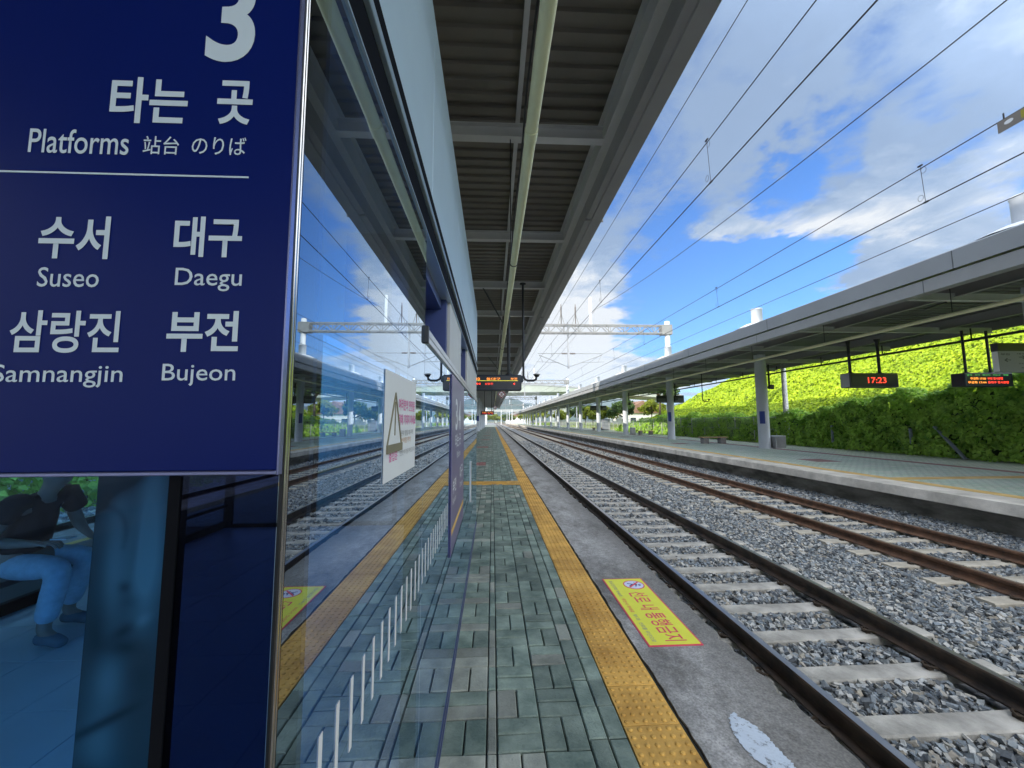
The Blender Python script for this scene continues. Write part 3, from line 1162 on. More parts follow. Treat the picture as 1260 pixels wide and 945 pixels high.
pane('glass_pane', WX - 0.008, WX, 0.5064, 1.452, 0.032, 2.262, m_glass_side, (1, 0, 0))
pane('glass_pane', WX - 0.008, WX, 1.456, 4.60, 0.032, 1.842, m_glass_side, (1, 0, 0))
pane('glass_pane', WX - 0.008, WX, 4.604, WY1, 0.032, 1.842, m_glass_side, (1, 0, 0))
pane('glass_pane', -0.3655, WX - 0.005, WY0, WY0 + 0.008, 0.03, 2.9, m_glass_navy, (0, -1, 0))
pane('glass_pane', -1.9, -0.3795, WY0, WY0 + 0.008, 0.03, 2.9, m_glass_end, (0, -1, 0))
pane('glass_pane', WL + 0.05, -1.94, WY0, WY0 + 0.008, 0.03, 2.9, m_glass_end, (0, -1, 0))
for i in range(3):
    y0 = WY0 + 0.05 + 1.9 * i
    pane('glass_pane', WL, WL + 0.008, y0, y0 + 1.84, 0.10, 2.9, m_glass_back, (-1, 0, 0))
b = MB(); b.box(WL - 0.02, WL + 0.03, WY0, WY1, 0.0, 0.10); b.box(WL - 0.02, WL + 0.03, WY0, WY1, 0.30, 0.335)
b.build('back_sill', m_frame, wr)
for i in range(4):
    y0 = WY0 + 1.9 * i
    b = MB(); b.box(WL - 0.03, WL + 0.04, y0, y0 + 0.05, 0.101, 3.2)
    b.build('mullion', m_frame, wr)
b = MB(); b.box(-0.379, -0.366, WY0 - 0.002, WY0 + 0.012, 0.0, 2.9); b.build('mullion', m_frame, wr)
b = MB(); b.box(-1.94, -1.90, WY0 - 0.002, WY0 + 0.05, 0.0, 2.9); b.build('mullion', m_frame, wr)
# bright corner trim
b = MB(); b.box(WX - 0.0045, WX - 0.001, 0.4922, 0.4965, 0.0, 3.2); b.build('corner_seal', m_black, wr)
b = MB(); b.box(WX - 0.0045, WX, 0.4966, 0.5010, 0.0, 3.2, bev=0.001); b.build('corner_trim', m_chrome, wr)
b = MB(); b.box(WX - 0.0045, WX - 0.0012, 0.5011, 0.5028, 0.0, 3.2); b.build('corner_seal', m_black, wr)
b = MB(); b.box(WX - 0.0045, WX - 0.0002, 0.5029, 0.5062, 0.0, 3.2, bev=0.0008); b.build('corner_trim', m_chrome, wr)
m_film = glass_mat('navy_film', (0.04, 0.12, 0.42), [(0.0, 0.0), (1.0, 0.0)])
pane('film_panel', WX - 0.0125, WX - 0.0115, 0.507, 0.583, 0.03, 2.262, m_film, (1, 0, 0))
b = MB(); b.box(WX - 0.05, WX - 0.012, 0.584, 0.597, 0.03, 2.26); b.build('mullion', mat('bronze_frame', (0.06, 0.05, 0.04), 0.5), wr)
b = MB(); b.box(WX - 0.06, WX - 0.012, 1.435, 1.46, 0.03, 2.26); b.build('mullion', m_frame, wr)
# base channel
b = MB()
b.box(WX - 0.02, WX + 0.010, WY0 + 0.012, WY1, -0.004, 0.012, bev=0.002)
b.box(WX - 0.02, WX + 0.004, WY0 + 0.012, WY1, 0.012, 0.032, bev=0.002)
b.build('base_channel', mat('blue_channel', (0.10, 0.12, 0.24), 0.3, 0.5, 0.1, 6), wr)
# head frame: black bands with a pale strip
b = MB()
b.box(WX - 0.06, WX + 0.004, WY0, WY1, 2.264, 2.350, bev=0.002)
b.box(WX - 0.06, WX + 0.010, WY0, WY1, 2.376, 2.440, bev=0.002)
b.build('head_frame', m_frame, wr)
b = MB(); b.box(WX - 0.06, WX + 0.016, WY0, WY1, 2.351, 2.375, bev=0.002); b.build('head_strip', m_strip, wr)
b = MB(); b.box(WX - 0.06, WX + 0.0055, WY0, WY1, 2.258, 2.2635); b.build('head_bead', m_strip, wr)
ye = [WY0 - 0.02, 1.55, 2.75, 3.95, 5.15, WY1]
for a, c in zip(ye[:-1], ye[1:]):            # fascia panels with open joints
    b = MB(); b.box(WX - 0.05, WX + 0.004, a + 0.002, c - 0.002, 2.442, 3.27, bev=0.002)
    b.build('fascia_panel', m_fascia, wr)
b = MB(); b.box(WL, WX - 0.05, WY0 - 0.02, WY0 + 0.03, 2.9, 3.27); b.build('fascia_panel', m_fascia, wr)
b = MB(); b.box(WL - 0.05, WX - 0.052, WY0 - 0.02, WY1, 3.2, 3.26); b.build('roof', m_grey, wr)
b = MB(); b.box(WL, WX - 0.06, WY0 + 0.01, WY1 - 0.01, 2.9, 2.94); b.build('ceiling', mat('pale_ceiling', (0.5, 0.52, 0.54), 0.8), wr)
b = MB()
for i in range(8):
    for j in range(12):
        x0, y0 = WL + 0.03 + 0.46 * i, WY0 + 0.03 + 0.47 * j
        b.box(x0, min(WX - 0.025, x0 + 0.455), y0, y0 + 0.465, -0.002, 0.006, bev=0.001)
b.build('floor_tile', m_floor, wr)
for i in range(3):
    x0 = WL + 0.1 + 1.2 * i
    pane('glass_pane', x0, x0 + 1.14, WY1 - 0.01, WY1, 0.05, 2.9, m_glass_back, (0, 1, 0))
for i in range(4):
    x0 = WL + 0.04 + 1.2 * i
    b = MB(); b.box(x0, min(x0 + 0.06, WX - 0.06), WY1 - 0.05, WY1, 0.0, 3.2); b.build('mullion', m_frame, wr)
b = MB(); b.box(WL, WX - 0.06, WY1 - 0.045, WY1 + 0.004, 0.0, 0.05); b.build('back_sill', m_frame, wr)
# clerestory over the sliding doors
b = MB()
b.box(WX - 0.16, WX - 0.05, 1.46, WY1, 2.20, 2.262)
b.box(WX - 0.16, WX - 0.02, 2.262, 2.32, 1.905, 2.258)
b.box(WX - 0.16, WX - 0.02, 3.87, 3.92, 1.905, 2.258)
b.box(WX - 0.30, WX - 0.16, 1.46, WY1, 1.905, 2.26)
b.build('clerestory_frame', m_bluepaint, wr)
b = MB(); b.box(WX - 0.14, WX - 0.13, 1.47, 1.95, 1.905, 2.2); b.build('clerestory_pane', mat('blue_panel', (0.05, 0.22, 0.52), 0.25), wr)
for a, c in ((2.33, 3.14), (3.93, 4.80), (4.81, 6.2)):
    b = MB(); b.box(WX - 0.05, WX - 0.003, a, c, 1.903, 2.262, bev=0.003); b.build('clerestory_panel', m_lpanel, wr)
# door header rail
b = MB()
b.box(WX - 0.05, WX + 0.010, 1.47, WY1, 1.845, 1.868, bev=0.002)
b.box(WX - 0.05, WX + 0.007, 1.47, WY1, 1.874, 1.902, bev=0.002)
b.build('header_rail', mat('brushed_alloy', (0.62, 0.64, 0.66), 0.3, 0.7, 0.1, 6), wr)
b = MB(); b.box(WX - 0.05, WX + 0.004, 1.47, WY1, 1.8685, 1.8735); b.build('rail_seal', m_black, wr)
b = MB(); b.box(WX - 0.02, WX + 0.013, 1.445, 1.469, 1.838, 1.904, bev=0.003); b.build('rail_end_cap', m_dark, wr)
b = MB(); b.box(WX + 0.0005, WX + 0.009, 4.52, 4.56, 0.65, 1.10, bev=0.002)
b.build('door_handle', m_white, wr)

# ---- things fixed to the glass
ds = thing('glass_decal', 'row of short white safety dashes stuck along the mirror glass wall', 'glass decal', (WX, 1.4, 1.0))
for i in range(27):
    y0 = 0.56 + 0.0645 * i
    b = MB(); b.box(WX + 0.0004, WX + 0.0012, y0, y0 + 0.0125, 0.978, 1.098)
    b.build('decal_dash', m_white, ds)

po = thing('paper_poster', 'white paper notice with pink lettering taped to the mirror glass', 'poster', (WX, 1.1, 1.4))
m_paper = mat('white_paper', (0.74, 0.75, 0.76), 0.7, 0, 0.03, 6)
b = MB(); b.box(WX + 0.001, WX + 0.0025, 0.922, 1.285, 1.408, 1.672); b.build('paper', m_paper, po)
m_pink = mat('pink_ink', (0.70, 0.12, 0.36), 0.7)
m_olive = mat('olive_ink', (0.22, 0.20, 0.13), 0.7)
m_ink = mat('grey_ink', (0.28, 0.27, 0.27), 0.7)
XF = WX + 0.0026
Y_, Z_ = (0, 1, 0), (0, 0, 1)
text('title_lettering', '여러분의 안전을', m_pink, po, (XF, 1.055, 1.580), Y_, Z_, 0.21, 0.032, 0.012)
text('title_lettering', '위해 기대지 마세요', m_pink, po, (XF, 1.055, 1.540), Y_, Z_, 0.225, 0.030, 0.012)
text('body_lettering', '문이 열릴 때 주의', m_ink, po, (XF, 1.085, 1.510), Y_, Z_, 0.16, 0.016)
text('body_lettering', '손끼임 주의', mat('orange_ink', (0.6, 0.3, 0.1), 0.7), po, (XF, 1.09, 1.490), Y_, Z_, 0.12, 0.016)
text('body_lettering', '안전한 역 이용 부탁드립니다', m_ink, po, (XF, 1.075, 1.458), Y_, Z_, 0.20, 0.014)
text('note_lettering', '출입문', m_pink, po, (XF, 0.965, 1.452), Y_, Z_, 0.085, 0.022, 0.01)
b = MB()
b.bar((XF + 0.0012, 0.945, 1.492), (XF + 0.0012, 1.018, 1.622), 0.0022, 0.006)
b.bar((XF + 0.0012, 1.088, 1.492), (XF + 0.0012, 1.018, 1.622), 0.0022, 0.006)
b.bar((XF + 0.0012, 1.016, 1.515), (XF + 0.0012, 1.018, 1.60), 0.002, 0.004)
b.box(XF + 0.0004, XF + 0.004, 0.940, 1.092, 1.474, 1.494)
b.build('triangle_emblem', m_olive, po)

# tall violet platform sign on the door
vs_ = thing('door_sign', 'tall violet platform sign with yellow stripe fixed to the sliding door', 'platform sign', (WX, 2.85, 0.76))
b = MB(); b.box(WX + 0.001, WX + 0.008, 2.37, 3.36, 0.765, 1.835, bev=0.002)
b.build('sign_panel', mat('violet_gloss', (0.12, 0.105, 0.24), 0.3, 0, spec=0.5), vs_)
b = MB(); b.box(WX + 0.0082, WX + 0.0092, 2.40, 3.33, 0.880, 0.912); b.build('yellow_stripe', mat('sign_yellow', (0.75, 0.48, 0.12), 0.5), vs_)
m_sw = mat('sign_white', (0.78, 0.80, 0.84), 0.5)
XS = WX + 0.0084
text('sign_lettering', '3', m_sw, vs_, (XS, 2.60, 1.49), Y_, Z_, 0.15, 0.21, 0.02)
text('sign_lettering', '4', m_sw, vs_, (XS, 2.83, 1.49), Y_, Z_, 0.17, 0.21, 0.02)
text('sign_lettering', '타는 곳', m_sw, vs_, (XS, 2.60, 1.375), Y_, Z_, 0.42, 0.09, 0.02)
text('sign_lettering', 'Platforms', m_sw, vs_, (XS, 2.72, 1.30), Y_, Z_, 0.28, 0.045)
text('sign_lettering', '대구', m_sw, vs_, (XS, 2.98, 1.12), Y_, Z_, 0.25, 0.10, 0.02)
text('sign_lettering', '부전', m_sw, vs_, (XS, 2.46, 1.10), Y_, Z_, 0.22, 0.09, 0.02)
text('sign_lettering', 'Daegu', m_sw, vs_, (XS, 2.98, 1.05), Y_, Z_, 0.24, 0.05)
text('sign_lettering', 'Bujeon', m_sw, vs_, (XS, 2.46, 1.03), Y_, Z_, 0.22, 0.05)

# the big blue platform sign on the end wall
bs = thing('platform_sign', 'large navy platform 3 sign with white Korean lettering on the room corner', 'platform sign', (-0.6, 0.478, 1.49))
SY = 0.484
m_navy = mat('navy_acrylic', (0.002, 0.0105, 0.115), 0.32, 0, 0.03, 2, spec=0.2)
b = MB(); b.box(-1.15, -0.2535, SY, 0.4915, 1.4935, 2.75, bev=0.001); b.build('sign_panel', m_navy, bs)
b = MB(); b.box(-1.15, -0.2535, SY - 0.0025, 0.4915, 1.4885, 1.4932, bev=0.001); b.box(-0.2532, -0.2512, SY - 0.001, 0.4915, 1.4885, 2.75)
b.build('sign_edge', mat('edge_alloy', (0.30, 0.32, 0.55), 0.25, 0.8), bs)
m_letter = mat('sign_lettering', (0.58, 0.68, 0.74), 0.5)


def unproj_y(px, py, yy):
    d = (co.matrix_world.to_3x3() @ Vector(((px - 630) / 485, -(py - 472.5) / 485, -1)))
    t = yy / d.y
    return d.x * t, H + d.z * t


def sign_text(s, x0, y0, x1, y1, bold=0.0):
    a, zb = unproj_y(x0, y1, SY)
    c, zt = unproj_y(x1, y0, SY)
    text('lettering', s, m_letter, bs, (a, SY - 0.0004, zb), (1, 0, 0), (0, 0, 1), c - a, zt - zb, bold)


sign_text('3', 252, -32, 319, 76, 0.022)
sign_text('타는', 134, 98, 234, 151, 0.023)
sign_text('곳', 266, 101, 313, 153, 0.023)
sign_text('Platforms', 35, 162, 161, 188, 0.006)
sign_text('站台', 176, 169, 222, 190, 0.004)
sign_text('のりば', 236, 170, 304, 190, 0.004)
sign_text('수서', 46, 267, 138, 318, 0.023)
sign_text('대구', 213, 268, 300, 316, 0.023)
sign_text('Suseo', 46, 330, 124, 353, 0.004)
sign_text('Daegu', 215, 331, 299, 358, 0.004)
sign_text('삼랑진', 10, 383, 151, 434, 0.016)
sign_text('부전', 204, 383, 296, 433, 0.023)
sign_text('Samnangjin', -10, 449, 153, 477, 0.004)
sign_text('Bujeon', 199, 448, 291, 475, 0.004)
xr, zr = unproj_y(306, 218.5, SY)
b = MB(); b.box(-1.05, xr, SY - 0.0006, SY - 0.0001, zr - 0.0011, zr + 0.0011); b.build('rule_line', m_letter, bs)

# ---- inside the room
m_bench = mat('dark_bench', (0.02, 0.022, 0.025), 0.5)
rb = thing('bench', 'dark slatted bench inside the waiting room that the person sits on', 'bench', (-3.62, 3.2, 0.006))
b = MB(); b.box(-3.86, -3.42, 2.05, 4.6, 0.40, 0.44, bev=0.006); b.build('seat', m_bench, rb)
for y0 in (2.2, 4.4):
    b = MB(); b.box(-3.80, -3.48, y0, y0 + 0.05, 0.006, 0.40); b.build('leg', m_bench, rb)

ap = thing('advert_panel', 'tall printed panel of a pale face in grey tones standing behind the blue glass', 'advert panel', (-1.0, 1.21, 0.006))
b = MB(); b.box(-1.127, -0.926, 1.206, 1.235, 0.006, 1.9); b.build('board', m_dark, ap)


def portrait():
    """a printed close-up of a face, tones interpolated over a fine grid"""
    nx, nz = 60, 200
    xs, zs = np.linspace(0, 1, nx), np.linspace(0, 1, nz)
    X, Z = np.meshgrid(xs, zs)
    px, py = X * 96 + 122, (1 - Z) * 430 + 575          # drawn on a 96 x 430 grid

    def g(cx, cy, sx, sy, rot=0.0):
        c_, s_ = math.cos(rot), math.sin(rot)
        u, v = (px - cx) * c_ + (py - cy) * s_, -(px - cx) * s_ + (py - cy) * c_
        return np.exp(-(u / sx) ** 2 - (v / sy) ** 2)

    sg = lambda v: 1 / (1 + np.exp(-v))
    t = 0.10 + 0.0 * px
    t += 0.50 * g(196, 650, 20, 70) + 0.42 * g(192, 715, 26, 52) + 0.36 * g(152, 705, 15, 60) + 0.15 * g(150, 640, 20, 30)
    t += 0.30 * g(192, 690, 7, 40, -0.06)
    t -= 0.55 * sg((-(px - 190) * 0.55 - (py - 592) + 18) / 4.5) * sg((192 - px) / 3)
    for a in np.linspace(0, 1, 12):                      # the lashes
        t -= 0.10 * g(130 + 34 * math.sin(a * 1.9), 645 + 42 * a * a, 4, 4)
    t -= 0.14 * g(178, 690, 6, 34, 0.1) + 0.24 * g(168, 728, 9, 6) + 0.14 * g(178, 742, 16, 9)
    t -= 0.17 * g(176, 770, 20, 6, -0.35) - 0.30 * g(195, 762, 12, 6, -0.4) + 0.14 * g(172, 788, 26, 9)
    t -= 0.10 * g(140, 770, 14, 30) + 0.06 * g(190, 815, 30, 20)
    t += 0.34 * g(158, 820, 22, 26) + 0.30 * g(150, 880, 26, 34) - 0.30 * g(150, 862, 36, 5, -0.35) - 0.25 * g(140, 930, 20, 30)
    t = np.clip(t * 1.15 + 0.10, 0.07, 0.85)
    V = np.stack([-1.125 + 0.197 * X, np.full_like(X, 1.2050), 0.35 + 1.15 * Z], -1).reshape(-1, 3)
    idx = np.arange(nx * nz).reshape(nz, nx)
    F = np.stack([idx[:-1, :-1], idx[:-1, 1:], idx[1:, 1:], idx[1:, :-1]], -1).reshape(-1, 4)
    m = bpy.data.materials.new('portrait_print')
    m.use_nodes = True
    at = N(m.node_tree, 'ShaderNodeVertexColor', layer_name='print')
    bsdf = m.node_tree.nodes['Principled BSDF']
    bsdf.inputs['Roughness'].default_value = 0.4
    m.node_tree.links.new(at.outputs[0], bsdf.inputs['Base Color'])
    o = np_mesh('printed_face', V - np.array(org(ap)), F, m, True, ap)
    ca = o.data.color_attributes.new('print', 'FLOAT_COLOR', 'POINT')
    tt = t.reshape(-1)
    c = np.stack([tt * 0.70, tt * 0.62, tt * 0.50, np.ones_like(tt)], 1)
    ca.data.foreach_set('color', c.astype(np.float32).ravel())


portrait()

# ---- the seated person


def skin_mesh(name, chains, m, parent, root=0, sub=2):
    """grow a surface round joined chains of (point, radius)"""
    pts, rad, ed = [], [], []
    idx = {}

    def vid(p, r):
        k = tuple(round(c, 4) for c in p)
        if k not in idx:
            idx[k] = len(pts); pts.append(p); rad.append(r)
        return idx[k]
    for ch in chains:
        prev = None
        for p, r in ch:
            i = vid(p, r)
            if prev is not None and prev != i:
                ed.append((prev, i))
            prev = i
    o0 = org(parent)
    me = bpy.data.meshes.new(name)
    me.from_pydata([tuple(Vector(p) - o0) for p in pts], ed, [])
    ob = bpy.data.objects.new(name, me)
    COL.objects.link(ob)
    md = ob.modifiers.new('skin', 'SKIN'); md.use_smooth_shade = True; md.branch_smoothing = 0.6
    ss = ob.modifiers.new('sub', 'SUBSURF'); ss.levels = sub; ss.render_levels = sub
    for i, sv in enumerate(me.skin_vertices[0].data):
        r = rad[i]
        sv.radius = r if isinstance(r, tuple) else (r, r)
        sv.use_root = (i == root)
    me2 = bpy.data.meshes.new_from_object(ob.evaluated_get(bpy.context.evaluated_depsgraph_get()))
    bpy.data.objects.remove(ob)
    me2.name = name
    me2.materials.clear(); me2.materials.append(m)
    me2.polygons.foreach_set('use_smooth', [True] * len(me2.polygons))
    return link_mesh(name, me2, parent)


def hand(wrist, d, side, curl=0.5):
    """palm and five bent fingers as chains from the wrist"""
    w, d = Vector(wrist), Vector(d).normalized()
    s = Vector(side).normalized()
    n = d.cross(s).normalized()
    ch = []
    palm = w + d * 0.055
    ch.append([(w, 0.024), (palm, (0.034, 0.016))])
    for i, (ln, off) in enumerate(((0.068, -0.028), (0.078, -0.010), (0.072, 0.009), (0.056, 0.027))):
        a = palm + d * 0.025 + s * off
        b_ = a + (d * math.cos(curl) - n * math.sin(curl)) * ln * 0.5
        c = b_ + (d * math.cos(curl * 2.2) - n * math.sin(curl * 2.2)) * ln * 0.5
        ch.append([(palm, (0.034, 0.016)), (a, 0.0095), (b_, 0.0085), (c, 0.007)])
    a = w + d * 0.03 - s * 0.03
    ch.append([(w, 0.024), (a, 0.011), (a + (d * 0.8 - s * 0.6) * 0.03, 0.010), (a + (d - s * 0.2 - n * 0.4) * 0.055, 0.008)])
    return ch


pe = thing('person', 'person in dark T-shirt and pale trousers sitting on a bench with a phone', 'person', (-3.45, 3.2, 0.006))
m_skin = mat('skin_tone', (0.42, 0.26, 0.19), 0.55, 0, 0.05, 10)
m_shirt = mat('black_cloth', (0.015, 0.015, 0.018), 0.85, 0, 0.2, 15)
m_jeans = mat('pale_denim', (0.56, 0.62, 0.68), 0.85, 0, 0.12, 18)
m_shoe = mat('grey_shoe', (0.16, 0.18, 0.20), 0.7, 0, 0.2, 10)
m_hair = mat('black_hair', (0.01, 0.009, 0.008), 0.5)
pel = (-3.50, 3.2, 0.56); bel = (-3.47, 3.2, 0.70); che = (-3.40, 3.2, 0.90); nek = (-3.33, 3.2, 1.04); hd0 = (-3.29, 3.2, 1.12); hd1 = (-3.26, 3.2, 1.22)
shN, shF = (-3.38, 3.02, 0.985), (-3.38, 3.38, 0.985)
elN, elF = (-3.42, 2.93, 0.74), (-3.38, 3.48, 0.75)
wrN, wrF = (-3.20, 3.03, 0.70), (-3.22, 3.40, 0.665)
knN, knF = (-3.08, 3.08, 0.52), (-3.16, 3.36, 0.53)
anN, anF = (-3.14, 3.06, 0.10), (-3.30, 3.38, 0.10)
hpN, hpF = (-3.48, 3.10, 0.53), (-3.48, 3.30, 0.53)
toN, toF = (-2.95, 3.00, 0.045), (-3.11, 3.35, 0.045)
ch = [[(pel, (0.12, 0.085)), (bel, (0.10, 0.075)), (che, (0.095, 0.07)), (nek, 0.05), (hd0, (0.075, 0.085)), (hd1, (0.07, 0.085))],
      [(hd0, (0.075, 0.085)), ((-3.185, 3.2, 1.135), 0.018)],
      [(hd0, (0.075, 0.085)), ((-3.30, 3.118, 1.14), 0.016)], [(hd0, (0.075, 0.085)), ((-3.30, 3.282, 1.14), 0.016)],
      [(che, (0.095, 0.07)), (shN, 0.045), (elN, 0.044), (wrN, 0.027)], [(che, (0.095, 0.07)), (shF, 0.045), (elF, 0.044), (wrF, 0.027)],
      [(pel, (0.12, 0.085)), (hpN, 0.085), (knN, 0.06), (anN, 0.04), (toN, 0.03)], [(pel, (0.12, 0.085)), (hpF, 0.085), (knF, 0.06), (anF, 0.04), (toF, 0.03)]]
ch += [[(Vector(p), r) for p, r in c] for c in hand(wrN, (1, 0.25, 0.1), (0, 1, 0), 0.5)]
ch += [[(Vector(p), r) for p, r in c] for c in hand(wrF, (1, 0.0, -0.35), (0, -1, 0), 0.4)]
skin_mesh('body', ch, m_skin, pe)
skin_mesh('shirt', [[((-3.49, 3.2, 0.58), (0.165, 0.125)), (bel, (0.158, 0.125)), (che, (0.17, 0.13)), ((-3.355, 3.2, 1.005), 0.075)],
                    [((-3.355, 3.2, 1.005), 0.075), (shN, 0.085), ((-3.405, 2.97, 0.84), 0.068)], [((-3.355, 3.2, 1.005), 0.075), (shF, 0.085), ((-3.335, 3.44, 0.85), 0.068)]], m_shirt, pe)
skin_mesh('trousers', [[((-3.50, 3.2, 0.60), (0.16, 0.12)), (pel, (0.165, 0.12)), (hpN, 0.105), (knN, 0.082), ((-3.135, 3.062, 0.14), 0.064)],
                       [(pel, (0.165, 0.12)), (hpF, 0.105), (knF, 0.082), ((-3.29, 3.378, 0.14), 0.064)]], m_jeans, pe)
for a, t in ((anN, toN), (anF, toF)):
    v = Vector(t) - Vector(a)
    skin_mesh('shoe', [[(Vector(a) + Vector((-0.045, 0.01, -0.05)), (0.042, 0.045)), (Vector(a) + v * 0.5 + Vector((0, 0, -0.01)), (0.048, 0.046)),
                        (Vector(t) + Vector((0.02, 0, 0.0)), (0.042, 0.032))]], m_shoe, pe)
skin_mesh('hair', [[((-3.315, 3.2, 1.14), (0.080, 0.08)), ((-3.285, 3.2, 1.245), (0.082, 0.088)), ((-3.245, 3.2, 1.275), (0.05, 0.06))]], m_hair, pe)
for sy in (-1, 1):
    b = MB(); b.lathe([(0.0001, -0.009), (0.008, -0.005), (0.009, 0), (0.008, 0.005), (0.0001, 0.009)], (-3.208, 3.2 + sy * 0.032, 1.17), 8)
    b.build('eye', m_ink, pe)
b = MB(); b.box(-3.21, -3.203, 3.178, 3.222, 1.083, 1.09); b.build('mouth', mat('lip', (0.3, 0.12, 0.1), 0.5), pe)
ph = MB()
ph.box(-3.125, -3.015, 3.03, 3.11, 0.724, 0.733, bev=0.002)
tag(ph.build('phone', mat('phone_white', (0.7, 0.72, 0.75), 0.2)), 'white phone held in the hand of the sitting person', 'phone')

# ================================================================== HANGING THINGS ON THE NEAR PLATFORM


def led_text(parent, s, c, o, w, h, name='led_text', bold=0.004):
    return text(name, s, c, parent, o, (1, 0, 0), (0, 0, 1), w, h, bold)


m_led_o = mat('led_orange', (1.0, 0.30, 0.04), 0.5, emit=1.4)
m_led_r = mat('led_red', (1.0, 0.06, 0.03), 0.5, emit=1.3)
m_led_g = mat('led_green', (0.12, 0.55, 0.15), 0.5, emit=0.5)
m_led_y = mat('led_yellow', (0.8, 0.75, 0.05), 0.5, emit=1.0)
m_screen = mat('led_screen', (0.018, 0.022, 0.03), 0.3)
m_housing = mat('display_housing', (0.025, 0.035, 0.055), 0.4, 0, 0.1, 4)


def departure_board(x0, x1, y0, depth, z0, z1, label, poles, ceil):
    t = thing('departure_board', label, 'departure board', ((x0 + x1) / 2, y0 + depth / 2, z0), 'LED boards')
    b = MB(); b.box(x0, x1, y0, y0 + depth, z0, z1, bev=0.02); b.build('housing', m_housing, t)
    b = MB(); b.box(x0 + 0.09, x1 - 0.05, y0 - 0.004, y0 + 0.001, z0 + 0.05, z1 - 0.04); b.build('screen', m_screen, t)
    for px in poles:
        b = MB()
        b.tube([(px, y0 + depth / 2, z1), (px, y0 + depth / 2, ceil)], 0.04, 10)
        b.lathe([(0.09, 0), (0.09, 0.02), (0.05, 0.05)], (px, y0 + depth / 2, z1), 12)
        b.build('hanger', m_dark, t)
    return t


t = departure_board(-1.36, 0.71, 9.6, 0.28, 2.29, 2.68, 'dark departure board with orange and red lettering hanging over the near platform', (0.40, -1.05), 5.04)
b = MB(); b.box(0.69, 0.76, 9.62, 9.86, 2.50, 2.66, bev=0.02); b.box(-1.41, -1.34, 9.62, 9.86, 2.50, 2.66, bev=0.02); b.build('speaker_box', m_housing, t)
zz = 2.545
for s, x, w, c in (('무궁화호', -1.2, 0.42, m_led_o), ('17:30', -0.55, 0.24, m_led_o), ('동대구', -0.15, 0.34, m_led_o), ('부전', 0.44, 0.16, m_led_o)):
    led_text(t, s, c, (x, 9.594, zz), w, 0.062)
for s, x, w, c in (('무궁화호', -1.2, 0.40, m_led_r), ('17:44', -0.55, 0.26, m_led_r), ('삼랑진', -0.19, 0.20, m_led_r), ('4', 0.50, 0.05, m_led_r)):
    led_text(t, s, c, (x, 9.594, zz - 0.115), w, 0.05)
b = MB(); b.box(-1.22, 0.62, 9.593, 9.595, zz - 0.018, zz - 0.010); b.build('led_line', m_led_y, t)


def hanging_camera(x, y, zt, zb, arm, label, group=None):
    t = thing('security_camera', label, 'security camera', (x, y, zb), 'security cameras on bent poles')
    b = MB()
    b.tube([(x, y, zt), (x, y, zb + 0.12), (x + 0.03, y, zb + 0.04), (x + 0.10, y, zb), (x + arm - 0.08, y, zb), (x + arm - 0.02, y, zb + 0.03), (x + arm, y, zb + 0.12)], 0.028, 8)
    b.lathe([(0.08, 0), (0.08, -0.02), (0.028, -0.03)], (x, y, zt), 10)
    b.build('pole', m_dark, t)
    b = MB()
    b.lathe([(0.0, 0.18), (0.06, 0.172), (0.092, 0.155), (0.092, 0.145), (0.075, 0.138)], (x + arm, y, zb), 16)
    b.build('hood', mat('camera_grey', (0.25, 0.26, 0.27), 0.5), t)
    b = MB()
    b.lathe([(0.07, 0.138), (0.062, 0.11), (0.042, 0.09), (0.0, 0.08)], (x + arm, y, zb), 14)
    b.build('dome', m_black, t)
    return t


hanging_camera(0.77, 9.75, 5.04, 2.55, 0.33, 'dark dome camera on a bent pole beside the departure board')

m_dred = mat('dark_red_paint', (0.22, 0.015, 0.03), 0.45)
for x, y0, num, lab in ((0.39, 17.0, '8', 'white diamond car stop sign with dark red border, nearest one under the canopy'),
                        (0.22, 34.0, '4', 'small diamond car stop sign farther along, just above the distant orange board')):
    t = thing('diamond_sign', lab, 'stop sign', (x, y0, 2.48), 'diamond stop signs under the canopy')
    z = 2.70
    for r, yy, m, nm in ((0.20, y0 + 0.012, m_white, 'board'), (0.185, y0 + 0.004, m_dred, 'border'), (0.125, y0 - 0.002, m_white, 'face')):
        b = MB()
        vs2 = [(x, yy - 0.008, z - r), (x + r, yy - 0.008, z), (x, yy - 0.008, z + r), (x - r, yy - 0.008, z)]
        vs2 += [(a, yy, c) for a, _, c in vs2]
        b.add(vs2, [(0, 1, 2, 3), (7, 6, 5, 4), (0, 4, 5, 1), (1, 5, 6, 2), (2, 6, 7, 3), (3, 7, 4, 0)])
        b.build(nm, m, t)
    led_text(t, num, m_dred, (x - 0.045, y0 - 0.0102, z - 0.065), 0.09, 0.13, 'number', 0.02)
    b = MB(); b.tube([(x, y0 + 0.02, z + 0.19), (x, y0 + 0.02, 5.04)], 0.015, 6); b.build('hanger', m_dark, t)

t = departure_board(-1.3, 0.15, 44, 0.3, 2.25, 2.65, 'distant departure board glowing orange above the far end of the near platform', (-0.9, -0.1), 5.04)
led_text(t, '무궁화호  17:30  동대구', m_led_o, (-1.15, 43.994, 2.48), 1.2, 0.09)
led_text(t, '무궁화호  17:44  부전', m_led_r, (-1.15, 43.994, 2.33), 1.2, 0.08)

